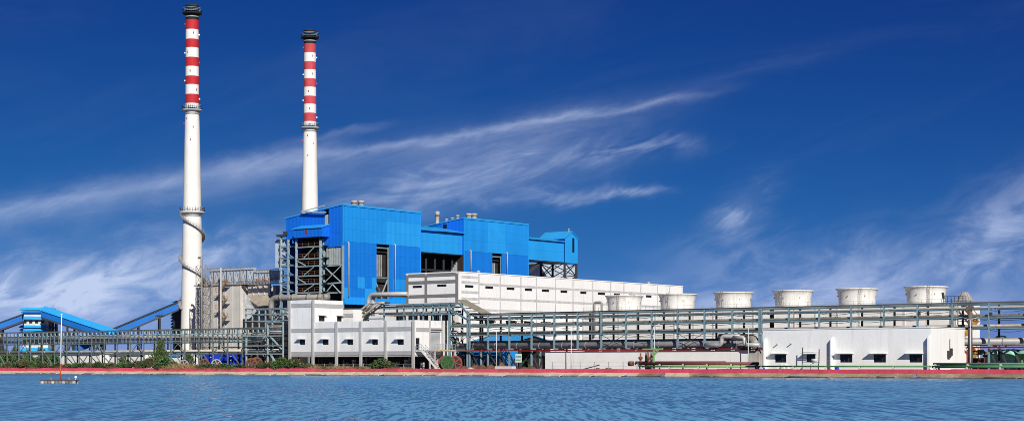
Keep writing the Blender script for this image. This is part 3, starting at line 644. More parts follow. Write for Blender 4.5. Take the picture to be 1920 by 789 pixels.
# exposed steel boiler front
fe = e1
levels = [464, 486, 500, 518, 533, 549]
cols = [(527, 441, .0), (541, 449, .0), (556, 448, -1.8), (601, 448, -1.8), (607, 447, 0.0), (643, 460, .0)]
for px, pt, oy in cols:
    y = by0 + oy; x = xp(px, y); b = MB(); b.ibeam((x, y, GZ), (x, y, zp(pt, x, y)), .5, .5); b.build('column', M_steel_pale, fe)
    if px in (527, 541, 607):
        for k in range(9):
            zz = zp(pt, x, y) - 3 - k * 3.6
            if zz > 8: b = MB(); b.box(x - .34, x + .34, y - .36, y - .27, zz, zz + .7); b.build('splice_plate', M_steel_pale, fe)
for i, py in enumerate(levels):
    y = by0 - 1.8; x0, x1 = xp(555, y), xp(601, y); zz = zp(py, x0, y)
    b = MB(); b.ibeam((x0 - .3, y - .05, zz), (x1 + .5, y - .05, zz), .3, .36); b.bar((x1 + .5, y - .05, zz), (xp(607, by0), by0 - .1, zz), .3, .34); b.build('beam', M_steel_pale, fe)
    b = MB(); b.box(x0 - .3, x1 + 1.5, y + .2, by0 + 6, zz + .15, zz + .27); b.build('platform', M_steel_dark, fe)
    b = MB(); railing(b, [(x0, y + .1, zz + .3), (x1, y + .1, zz + .3)], 1.1, .03, 2.0, 1); b.build('railing', M_rustrail, fe)
    y2 = by0; x0b, x1b = xp(527, y2), xp(556, y2)
    b = MB(); b.ibeam((x0b, y2 + .1, zz + .6), (x1b, y2 + .1, zz + .6), .3, .45); b.build('beam', M_steel, fe)
    b = MB(); b.box(x0b, x1b, y2 + .4, y2 + 9, zz + .3, zz + .42); b.build('platform', M_steel_dark, fe)
    if i < len(levels) - 1:
        zn = zp(levels[i + 1], x0, y); rr = random.Random(i)
        xm0 = x0 + rr.uniform(1, 3.5); b = MB()
        if i % 2: b.bar((x0, y, zz - .3), (x0 + 3.8, y, zn + .3), .22)
        else: b.bar((x0 + 3.2, y, zn + .3), (x0 + 7.2, y, zz - .3), .22)
        b.build('brace', M_steel_pale, fe)
        b = MB(); b.bar((xp(601, y) + .3, y, zz - .2), (xp(607, by0), by0, zn + .2), .2); b.build('brace', M_steel_pale, fe)
        b = MB(); b.bar((x0b + .4, y2, zz - .3), (x1b - .4, y2, zn + .3), .22); b.build('brace', M_steel, fe)
        for k in range(5):                                     # pipes, ducts and stairs behind the frame
            xx = rr.uniform(x0, x1); yy = by0 + rr.uniform(.5, 3.2); b = MB(); h = rr.uniform(1.2, 3.0)
            if k < 2: b.bar((xx, yy, zz - .1), (xx + rr.uniform(-3.5, 3.5), yy, zn + .2), .7, .14); b.build('stair_flight', M_rustrail, fe)
            else: b.tube([(xx, yy, zn + .3), (xx, yy, zn + h)], rr.uniform(.15, .4), 8); b.build('riser_pipe', rr.choice((M_lagd, M_steel, M_brown)), fe)
b = MB(); b.box(xp(545, by0) - 1.5, BX - 3, by0 + 6.2, by0 + 7.2, GZ, fz(600, 440)); b.build('boiler_casing', M_casing, fe)
b = MB(); b.box(xa - 1.5, xa + .2, by0 + 8, by0 + 20, GZ, zA - 1); b.build('side_casing', M_casing, fe)
# buckstay bay on the right of the front
bx0, bx1 = fpx(610), fpx(641)
for i in range(7):
    a = bx0 + (bx1 - bx0) * i / 7; b = MB(); b.box(a + .16, a + (bx1 - bx0) / 7 - .16, by0 + .25, by0 + .5, fz(625, 497), fz(625, 464)); b.build('buckstay', M_buck, fe)
for py in (498, 531, 549):
    b = MB(); b.ibeam((bx0, by0 - .1, fz(625, py)), (bx1 + .6, by0 - .1, fz(625, py - 1)), .3, .4); b.build('beam', M_steel_pale, fe)
for k in range(3):
    b = MB(); b.bar((bx0, by0 + .8, fz(625, 470 + 9 * k)), (bx1, by0 + .8, fz(625, 470 + 9 * k)), .25, .4); b.build('buckstay_beam', M_steel_dark, fe)
for (pa, qa, pb, qb) in ((610, 500, 641, 530), (641, 500, 610, 530), (610, 550, 624, 533), (641, 550, 626, 533)):
    b = MB(); b.bar((fpx(pa), by0 - .15 - (.35 if pa == 641 else 0), fz(625, qa)), (fpx(pb), by0 - .15 - (.35 if pa == 641 else 0), fz(625, qb)), .24); b.build('brace', M_steel_pale, fe)
b = MB(); b.box(xa - 5.6, xa - .1, by0 + 1.2, by0 + 1.35, zp(500, xa, by0), zp(447, xa, by0)); b.build('wind_screen', M_screen, fe)
b = MB(); b.box(xp(521, by0), xp(537, by0), by0 - .6, by0 + 2, zp(443, xa, by0), zp(439, xa, by0)); b.build('landing', M_steel_dark, fe)
b = MB(); b.box(xp(533, by0), xp(540, by0), by0 - .5, by0 + 2, zp(441, xa, by0), zp(434, xa, by0)); b.build('hoist_house', M_steel_dark, fe)
# flared skirt below the side
y0s, y1s = by0, yp(770, BX); zs0, zs1 = bzl - 1.2, bzl + .6
b = MB(); b.hexa([(BX - .2, y0s, zs0 - .3), (BX + 1.1, y0s, zs0 - .3), (BX + 1.1, y1s, zs0 - .3), (BX - .2, y1s, zs0 - .3), (BX - .05, y0s, zs1), (BX + .1, y0s, zs1), (BX + .1, y1s, zs1), (BX - .05, y1s, zs1)]); b.build('skirt', M_blue_up, e1)
b = MB(); b.box(BX - bdx, BX - .3, by0 + .4, by1 - .1, GZ, bzl - 1.6); b.build('lower_dark_fill', M_casing, e1)
downpipe(e1, 652, 457, 556, BX); downpipe(e1, 739, 461, 549, BX)
for px, dy in ((664, 0), (677, 0)):
    y = yp(px, BX - 4.5); vent(e1, (BX - 4.5, y, zp(388, BX - 4.5, y) - .6), 1.0, 2.4)
# --- second boiler house
e2, cy0, cy1, czt, czm, czl, cdx, cztop, cop = boiler_house(870, 990, 'farther blue clad boiler house rising behind the white hall', (923, 941), (409,), False)
roof_and_core(e2, cy0, cy1, czt, cdx, cztop, czl); interior(e2, cy0, cy1, czl, cop, False)
GZ0 = zp(471.5, BX - 1, by1)
clad(e2, FW(cy0), BX - cdx, BX - .1, GZ0, czt, 6, 2, M_blue_end_shade, ztop=cztop)
b = MB(); b.box(BX - cdx, BX - .1, cy0 + .1, cy0 + .4, GZ, GZ0 - .02); b.build('lower_dark_fill', M_casing, e2)  # dark panel stands in for the open shaded gap below the gallery
b = MB(); b.box(xp(832, cy0), xp(838, cy0), cy0 - .25, cy0 - .05, zp(428, BX - 8, cy0), zp(421, BX - 8, cy0)); b.build('louvre', M_dark, e2)
downpipe(e2, 881, 472, 513, BX); downpipe(e2, 949, 476, 514, BX)
for px in (879, 889):
    y = yp(px, BX - 4.5); vent(e2, (BX - 4.5, y, zp(410, BX - 4.5, y) - .6), 1.05, 2.2)
for px, h in ((820, 4.2), (837, 1.2), (848, 1.2), (858, 1.6)):
    x = xp(px, cy0 + 1.2); vent(e2, (x, cy0 + 1.2, cztop(x)), .75 if h > 2 else .6, h)
# --- gallery between the two
g = thing('link_gallery', 'pale blue clad gallery bridging the two blue boiler houses', 'gallery', (BX - 5, (by1 + cy0) / 2, 30))
gz1, gz0 = zp(431, BX - 1, by1), zp(471.5, BX - 1, by1)
clad(g, SW(BX - .6), by1 + .1, cy0 - .1, gz0, gz1, 6, 2, M_blue_pale)
b = MB(); b.hexa([(BX - 9, by1 + .1, gz1 + 2.0), (BX + .5, by1 + .1, gz1 + .1), (BX + .5, cy0 - .1, gz1 + .1), (BX - 9, cy0 - .1, gz1 + 2.0), (BX - 9, by1 + .1, gz1 + 2.2), (BX + .5, by1 + .1, gz1 + .35), (BX + .5, cy0 - .1, gz1 + .35), (BX - 9, cy0 - .1, gz1 + 2.2)]); b.build('roof', M_blue_roof, g)
b = MB(); b.box(BX - 9, BX - .8, by1 + .2, cy0 - .2, gz0 - .2, gz0 + .1); b.build('floor_slab', M_steel_dark, g)
b = MB(); b.box(BX - 9.4, BX - 9, by1 + .2, cy0 - .2, GZ, gz0); b.build('gap_shade_sheet', M_casing, g)  # dark sheet painted in for the black shade under the gallery
for i in range(5):
    y = by1 + 2 + (cy0 - by1 - 4) * i / 4; b = MB(); b.ibeam((BX - 3, y, GZ), (BX - 3, y, gz0), .4, .4); b.build('column', M_steel_dark, g)
for zz in (gz0 - 5, gz0 - 9):
    b = MB(); b.ibeam((BX - 3, by1 + 2, zz), (BX - 3, cy0 - 2, zz), .4, .5); b.build('beam', M_steel_dark, g)
for i in range(7):
    y = cy0 - 5.6 + i * .75; b = MB(); b.box(BX - 2.4, BX - 2.1, y, y + .4, gz0 - 14, gz0 - 7 + i * .8); b.build('buckstay', M_buck, g)
# --- conveyor gallery and head tower beyond the second boiler house
g = thing('conveyor_tower', 'small blue gabled conveyor tower on dark lattice legs beside the far boiler house', 'tower', (BX - 3, yp(1040, BX), GZ))
ty0, ty1, ty2 = yp(990, BX), yp(1059, BX), yp(1083, BX)
qz1, qz0 = zp(448, BX, ty0), zp(486, BX, ty0)
clad(g, SW(BX - .3), ty0 + .35, ty1 - .1, qz0, qz1, 5, 2, M_blue_pale)
b = MB(); b.hexa([(BX - 5, ty0 + .35, qz1 + 1.1), (BX + .4, ty0 + .35, qz1 + .05), (BX + .4, ty1 - .1, qz1 + .05), (BX - 5, ty1 - .1, qz1 + 1.1), (BX - 5, ty0 + .35, qz1 + 1.3), (BX + .4, ty0 + .35, qz1 + .3), (BX + .4, ty1 - .1, qz1 + .3), (BX - 5, ty1 - .1, qz1 + 1.3)]); b.build('gallery_roof', M_blue_roof, g)
b = MB(); b.box(BX - 5, BX - .5, ty0 + .4, ty1, qz0 - .3, qz0 + .1); b.box(BX - 5.2, BX - 5, ty0 + .4, ty1, qz0, qz1 + 1); b.build('gallery_floor', M_steel_dark, g)
tz0, tze = zp(494, BX, ty2), zp(447, BX, ty2); tzr = tze + 2.0; tx = -10.5
ws = [(yp(1073, BX), yp(1077.5, BX), zp(474, BX, ty2), zp(446.5, BX, ty2))]
b = MB(); wall(b, SW(BX), ty1, ty2, tz0, tze, ws, .2); b.build('wall', M_blue_pale, g)
b = MB(); b.box(BX - .5, BX - .3, ws[0][0], ws[0][1], ws[0][2], ws[0][3]); b.build('window', M_dark, g)
ym = (ty1 + ty2) / 2
b = MB(); b.prism([(BX, ty1, tze), (BX, ty2, tze), (BX, ym, tzr)], (-.2, 0, 0)); b.build('gable', M_blue_pale, g)
b = MB(); b.box(BX + tx, BX - .02, ty1, ty1 + .2, tz0, tze - .02); b.box(BX + tx, BX - .02, ty2 - .2, ty2, tz0, tze - .02); b.box(BX + tx, BX + tx + .2, ty1 + .2, ty2 - .2, tz0, tze - .02); b.box(BX + tx, BX - .3, ty1 + .2, ty2 - .2, tz0, tz0 + .2); b.build('side_wall', M_blue_end_shade, g)
for a, c2 in ((ty1 - .5, ym), (ty2 + .5, ym)):
    b = MB(); zz = tze - .5; b.hexa([(BX + tx - .3, a, zz), (BX + .35, a, zz), (BX + .35, c2, tzr + .05), (BX + tx - .3, c2, tzr + .05), (BX + tx - .3, a, zz + .22), (BX + .35, a, zz + .22), (BX + .35, c2, tzr + .28), (BX + tx - .3, c2, tzr + .28)]); b.build('roof', M_blue_roof, g)
vent(g, (BX - 1, ym, tzr), .3, 1.0)
for x in (BX - .3, BX + tx + .4):
    for y in (ty1 + .3, ty2 - .3):
        b = MB(); b.ibeam((x, y, GZ), (x, y, tz0), .55, .55); b.build('leg', M_steel_dark, g)
        zz = tz0 - 3.9
        while zz > 8:
            zz -= 4.2
    for k in range(7):
        z1 = tz0 - k * 4.2; z0 = z1 - 4.2
        for s in (0, 1):
            b = MB(); b.bar((x - .05 * s, ty1 + .3, z0 if s else z1), (x - .05 * s, ty2 - .3, z1 if s else z0), .26); b.build('brace', M_steel_dark, g)
        b = MB(); b.bar((x, ty1 + .3, z0), (x, ty2 - .3, z0), .28); b.build('brace', M_steel_dark, g)
for y in (ty1 + .3, ty2 - .3):
    for k in range(7):
        z1 = tz0 - k * 4.2; z0 = z1 - 4.2
        for s in (0, 1):
            b = MB(); b.bar((BX - .3, y + .05 * s, z0 if s else z1), (BX + tx + .4, y + .05 * s, z1 if s else z0), .24); b.build('brace', M_steel_dark, g)
b = MB(); b.bar((BX - 2, ty0 + .5, qz0 - 5.2), (BX - 2, ty0 + 9.5, qz0 - .3), .6, .9); b.build('strut', M_steel_dark, g)

pw_ = thing('store_building', 'pale grey sheet store behind the dark lattice legs of the conveyor tower', 'building', (BX - 22, yp(1036, BX - 22), GZ))
xs_ = BX - 22; pa, pb = yp(985, xs_), yp(1078, xs_); zt_ = zp(494, xs_, yp(1036, xs_))
for i in range(9):
    a, c = pa + (pb - pa) * i / 9, pa + (pb - pa) * (i + 1) / 9; h0, h1 = (zt_ - 3.2 * max(0, 1 - t / .3) ** 2 for t in (i / 9, (i + 1) / 9)); b = MB(); b.hexa([(xs_ - .2, a + .02, GZ), (xs_, a + .02, GZ), (xs_, c - .02, GZ), (xs_ - .2, c - .02, GZ), (xs_ - .2, a + .02, h0), (xs_, a + .02, h0), (xs_, c - .02, h1), (xs_ - .2, c - .02, h1)]); b.build('wall_sheet', M_screen, pw_)
b = MB(); b.box(xs_ - 16, xs_ - .25, pa + 8, pb, zt_ - .3, zt_ - .05); b.box(xs_ - 16, xs_ - .25, pb - .3, pb, GZ, zt_ - .31); b.build('roof', M_screen, pw_)

# ------------------------------------------------------------------ white turbine hall
HX, HY = -274.6, 328.6
def make_hall():
    hzt = zp(510, HX, HY); hy1 = yp(1280, HX); hx0 = xp(762, HY)
    e = thing('turbine_hall', 'long white turbine hall with grey bands and slit windows', 'building', ((HX + hx0) / 2, (HY + hy1) / 2, GZ))
    S, Fm = SW(HX), FW(HY)
    pil = [897.5, 937.6, 976.3, 1005.6, 1041, 1074, 1111, 1144.6, 1169.4, 1201, 1232, 1255]
    wpx = [(872, 888), (910, 925), (950, 965), (984, 998), (1016, 1030), (1051, 1064), (1088, 1100), (1121, 1135), (1151, 1163), (1179, 1191), (1211, 1222), (1238, 1249)]
    ww = [(yp(a, HX), yp(b, HX), 21.0, 21.65) for a, b in wpx]; w2 = [(a - .3, b + .3, 12.3, 13.2) for a, b, _, _ in ww]
    b = MB(); wall(b, S, HY + .0, hy1, GZ, hzt, ww + w2, .4); b.build('wall', M_hall, e)
    for w in ww: window(e, S, *w, mull=2)
    for w in w2: window(e, S, *w, hood=.8, mull=2)
    wf = [(xp(773, HY), xp(791, HY), zp(539, -285, HY), zp(534.5, -285, HY)), (xp(819, HY), xp(837, HY), zp(537, -279, HY), zp(532.5, -279, HY))]
    b = MB(); wall(b, Fm, hx0, HX - .401, GZ, hzt, wf, .4); b.build('wall', M_hall, e)
    for w in wf: window(e, Fm, *w, mull=2)
    b = MB(); b.box(hx0, hx0 + .3, HY + .41, hy1, GZ, hzt - .01); b.box(hx0 + .31, HX - .41, hy1 - .3, hy1 - .01, GZ, hzt - .01); b.build('rear_wall', M_hall, e)
    b = MB(); b.box(hx0 + .31, HX - .41, HY + .41, hy1 - .31, hzt - 1.3, hzt - 1.0); ro = b.build('roof', M_band, e)
    b = MB(); pbox(b, S, HY - .15, hy1 + .1, hzt - .02, hzt + .22, -.5, .12); b.build('coping', M_hall, e)
    b = MB(); pbox(b, Fm, hx0 - .1, HX - .52, hzt - .02, hzt + .22, -.5, .12); b.build('coping', M_hall, e)
    for px in pil:
        y = yp(px, HX); b = MB(); pbox(b, S, y - .22, y + .22, GZ, hzt - .04, .003, .10); b.build('pilaster', M_bandworn, e)
    ys = [HY + .5] + [yp(p, HX) for p in pil] + [hy1 - .1]
    for a, c in zip(ys[1:], ys[2:]):
        for z in (22.05, 18.55, 15.7, 8.5):
            b = MB(); pbox(b, S, a + .26, c - .26, z - .28, z + .28, .003, .045); b.build('band', M_bandworn, e)
    for z in (23.6, 22.3, 19.9, 18.3, 16.6, 14.9, 12.0, 10.4):
        b = MB(); pbox(b, S, ys[0] + .5, ys[1] - .26, z - .3, z + .3, .003, .045); b.build('band', M_bandworn, e)
    # framed end towards the water
    fx = [hx0 + .35, xp(799, HY), HX - .55]
    for x in fx: b = MB(); pbox(b, Fm, x - .38, x + .38, GZ, hzt - .3, .003, .12); b.build('frame_post', M_frame, e)
    for a, c in zip(fx, fx[1:]):
        for py in (515.5, 533 - 4.5, 554.5):
            z = zp(py, -283, HY); b = MB(); pbox(b, Fm, a + .39, c - .39, z - .38, z + .38, .003, .10); b.build('frame_rail', M_frame, e)
    for px in (897, 1216): y = yp(px, HX - 3); vent(e, (HX - 3, y, hzt - 1.0), .45, 1.9)
    # low service annex at its foot with dark openings
    az = zp(571, -295, 318); ax0, ax1 = xp(688, 318), xp(860, 318)
    a = thing('service_annex', 'low white annex with dark ribbon openings behind the raised pipe rack', 'building', ((ax0 + ax1) / 2, 321, GZ))
    hs_ = [(xp(p, 318), xp(p + 17, 318), zp(603, -290, 318), zp(589, -290, 318)) for p in (744, 765, 786, 807, 828)]
    b = MB(); wall(b, FW(318), ax0, ax1, GZ, az, hs_, .3); b.build('wall', M_white, a)
    b = MB(); b.box(ax0, ax1, 318.31, 326, az - .2, az); b.build('roof', M_band, a)
    for h in hs_: window(a, FW(318), *h, mull=3)
    b = MB(); b.box(ax1 - .3, ax1, 318.31, 326, GZ, az - .21); b.build('side_wall', M_white, a)
make_hall()

# ------------------------------------------------------------------ cooling tower with six fan stacks
def make_cooling():
    y0, y1, x0, x1 = 343.0, 357.0, -248.0, -153.5; zt = 14.8
    e = thing('cooling_tower', 'long white induced draught cooling tower behind the pipe rack', 'cooling tower', ((x0 + x1) / 2, 350, GZ))
    b = MB(); wall(b, FW(y0), x0, x1, GZ, zt, [], .4); b.build('wall', M_concwall, e)
    b = MB(); wall(b, SW(x1), y0 + .41, y1, GZ, zt, [], .4); b.build('wall', M_concwall, e)
    b = MB(); b.box(x0, x0 + .4, y0 + .41, y1, GZ, zt - .01); b.box(x0 + .41, x1 - .41, y1 - .4, y1, GZ, zt - .01); b.build('rear_wall', M_concwall, e)
    b = MB(); b.box(x0 + .41, x1 - .41, y0 + .41, y1 - .41, zt - .35, zt - .05); b.build('deck', M_conc, e)
    b = MB(); railing(b, [(x0 + .2, y0 + .2, zt), (x1 - .2, y0 + .2, zt), (x1 - .2, y1 - .2, zt)], 1.0, .03, 2.2, 1); b.build('railing', M_rail, e)
    n = 18
    for i in range(n + 1):
        x = x0 + .3 + (x1 - x0 - .6) * i / n; b = MB(); b.box(x - .2, x + .2, y0 - .12, y0 - .003, GZ, zt - .02); b.build('pilaster', M_conc, e)
    for z in (4.4, 8.6): b = MB(); b.box(x0, x1, y0 - .07, y0 - .002, z, z + .22); b.build('ledge', M_conc, e)
    for i in range(n):                                            # dark air inlet louvres low on the wall
        xa_ = x0 + .3 + (x1 - x0 - .6) * i / n; b = MB(); b.box(xa_ + .5, xa_ + 4.6, y0 - .1, y0 - .002, 5.0, 6.5); b.build('louvre', M_dark, e)
    for px in (1170.5, 1270.5, 1375, 1487, 1607, 1736):
        x = xp(px, 350); c = (x, 350, zt - .05)
        b = MB(); b.lathe(c, [(4.05, 0), (3.98, 1.0), (4.02, 2.0), (4.22, 3.0), (4.45, 3.7), (4.50, 3.72), (4.66, 3.78), (4.66, 4.0), (4.40, 4.0), (4.2, 3.0), (3.85, 1.0), (3.85, 0)], 56, close=True)
        o = b.build('fan_stack', M_fan, e)
        for k in range(7):
            a = 2 * math.pi * k / 7 + .2; b = MB(); b.bar((x + 4.1 * math.cos(a), 350 + 4.1 * math.sin(a), zt + 2.3), (x + 4.4 * math.cos(a), 350 + 4.4 * math.sin(a), zt + 2.3), .1, .22); b.build('lifting_lug', M_lagd, o)
        la = -1.15 + random.uniform(-.5, .5); b = MB()
        for q in (-.22, .22): b.bar((x + 4.3 * math.cos(la) - q * math.sin(la), 350 + 4.3 * math.sin(la) + q * math.cos(la), zt), (x + 4.75 * math.cos(la) - q * math.sin(la), 350 + 4.75 * math.sin(la) + q * math.cos(la), zt + 4.3), .06)
        for k in range(9): f_ = k / 9; b.bar((x + (4.3 + .45 * f_) * math.cos(la) + .22 * math.sin(la), 350 + (4.3 + .45 * f_) * math.sin(la) - .22 * math.cos(la), zt + 4.3 * f_), (x + (4.3 + .45 * f_) * math.cos(la) - .22 * math.sin(la), 350 + (4.3 + .45 * f_) * math.sin(la) + .22 * math.cos(la), zt + 4.3 * f_), .05)
        b.build('ladder', M_lagd, o)
        b = MB(); b.lathe(c, [(.6, 1.6), (.6, 2.4), (.05, 2.7)], 12)
        for k in range(6):
            a = k * math.pi / 3; b.bar((x, 350, zt + 2.1), (x + 3.6 * math.cos(a), 350 + 3.6 * math.sin(a), zt + 2.2), .7, .08)
        b.build('fan', M_lagd, o)
    # pipe riser left of the first stack
    b = MB(); q0, q1 = xp(1117, y0), xp(1131, y0); b.tube(bend([(q0, y0 - .6, 9), (q0, y0 - .6, 17.0), (q1, y0 - .6, 17.0), (q1, y0 - .6, 9)], .5), .28, 8); b.build('riser_pipe', M_lagd, e)
    # end stair and lattice hood
    b = MB(); xs = x1 + 1.6
    zz = GZ; k = 0
    while zz < zt - 1:
        ya, yb = (y0 + 1.5, y0 + 8.5) if k % 2 == 0 else (y0 + 8.5, y0 + 1.5)
        s = MB(); s.bar((xs, ya, zz), (xs, yb, zz + 3.3), 1.1, .25); s.build('stair_flight', M_orange, e)
        r = MB(); r.bar((xs + .5, ya, zz + 1.1), (xs + .5, yb, zz + 4.4), .12); r.build('stair_rail', M_yellow, e)
        l = MB(); l.box(xs - .7, xs + .7, yb - .8, yb + .8, zz + 3.2, zz + 3.35); l.build('landing', M_conc, e); zz += 3.4; k += 1
    cx_, cy_ = xp(1809, 352), 352
    b = MB(); b.lathe((cx_, cy_, zt + .9), [(1.75, 0), (.7, 1.75)], 10); b.lathe((cx_, cy_, zt + .9), [(.7, 1.75), (.05, 1.9)], 10); ho = b.build('conical_hood', M_coneg, e)
    r = MB()
    for k in range(10):
        a = 2 * math.pi * k / 10; r.bar((cx_ + 1.78 * math.cos(a), cy_ + 1.78 * math.sin(a), zt - .05), (cx_ + 1.78 * math.cos(a), cy_ + 1.78 * math.sin(a), zt + .9), .12); r.bar((cx_ + 1.78 * math.cos(a), cy_ + 1.78 * math.sin(a), zt + .9), (cx_ + .72 * math.cos(a), cy_ + .72 * math.sin(a), zt + 2.65), .1)
    r.build('hood_frame', M_lagd, ho)
    b = MB(); p0 = xp(1770, y0); railing(b, [(p0, y0 - .2, zt), (xp(1812, y0), y0 - .2, zt)], 1.5, .06, .8, 2); b.bar((p0, y0 - .2, zt + 1), (p0 - .2, y0 - .2, zt + 2.3), .4); b.build('valve_platform', M_steel_dark, e)
    for px in (1789, 1793, 1798): x = xp(px, y0); b = MB(); b.tube([(x, y0 - .5, 7), (x, y0 - .5, zt + .3)], .16, 8); b.build('riser_pipe', M_lagd, e)
make_cooling()

# ------------------------------------------------------------------ right-hand pump house
def make_pump_house():
    y0, y1 = 262.0, 275.0; x1 = xp(1745, y0); x0 = xp(1430, y0); zt = zp(614, x1, y0)
    e = thing('pump_house', 'flat roofed white pump house with hooded windows by the parapet', 'building', ((x0 + x1) / 2, 268, GZ))
    Fm = FW(y0)
    wp = [(1453, 1474), (1512, 1529), (1575, 1598), (1638, 1661), (1705, 1729)]
    zz = lambda py, px: zp(py, xp(px, y0), y0)
    ws = [(xp(a, y0), xp(b, y0), zz(679, a), zz(663.5, a)) for a, b in wp]
    b = MB(); wall(b, Fm, x0, x1 - .301, GZ, zt, ws, .3); b.build('wall', M_pump, e)
    for i, w in enumerate(ws): window(e, Fm, *w, hood=1.0, mull=2, hood_l=.75 if i != 1 else .5, hood_r=.3)
    b = MB(); wall(b, SW(x1), y0, y1, GZ, zt, [], .3); b.build('wall', M_pump, e)
    b = MB(); b.box(x0, x0 + .3, y0 + .301, y1, GZ, zt - .002); b.box(x0 + .301, x1 - .301, y1 - .3, y1 - .002, GZ, zt - .002); b.build('rear_wall', M_pump, e)
    b = MB(); b.box(x0 + .301, x1 - .301, y0 + .301, y1 - .301, zt - .6, zt - .4); b.build('roof', M_conc, e)
    b = MB(); b.box(x0 - .1, x1 + .1, y0 - .1, y0 + .35, zt + .002, zt + .14); b.box(x1 - .35, x1 + .1, y0 + .352, y1 + .1, zt + .002, zt + .14); b.build('coping', M_pump, e)
    for px, t in ((1435, 633), (1560, 631), (1742, 627)):
        x = xp(px, y0); b = MB(); b.prism([(x, y0 - .002, GZ), (x, y0 - .75, GZ), (x, y0 - .75, zz(t, px) - .5), (x, y0 - .002, zz(t, px))], (.25, 0, 0)); b.build('fin', M_pump, e)
    for px, py in ((1458, 645), (1484, 644)):
        p = PF(px, py, y0); b = MB(); b.tube([p + Vector((0, .2, 0)), p + Vector((.1, -.7, .12))], .1, 8); b.build('spout', M_lag, e)
    y = yp(1780, x1); b = MB(); zc = zp(665, x1, y); b.box(x1 + .003, x1 + .35, y - .9, y - .1, zc - .5, zc + .7); b.box(x1 + .003, x1 + .3, y + .1, y + .7, zc - .1, zc + 1.1); b.build('meter_box', M_winframe, e)
    b = MB(); b.tube([(x1 + .1, y, zc + .5), (x1 + .1, y, zc + 2.6)], .05, 6); b.build('conduit', M_winframe, e)
    return x0, x1
PX0, PX1 = make_pump_house()

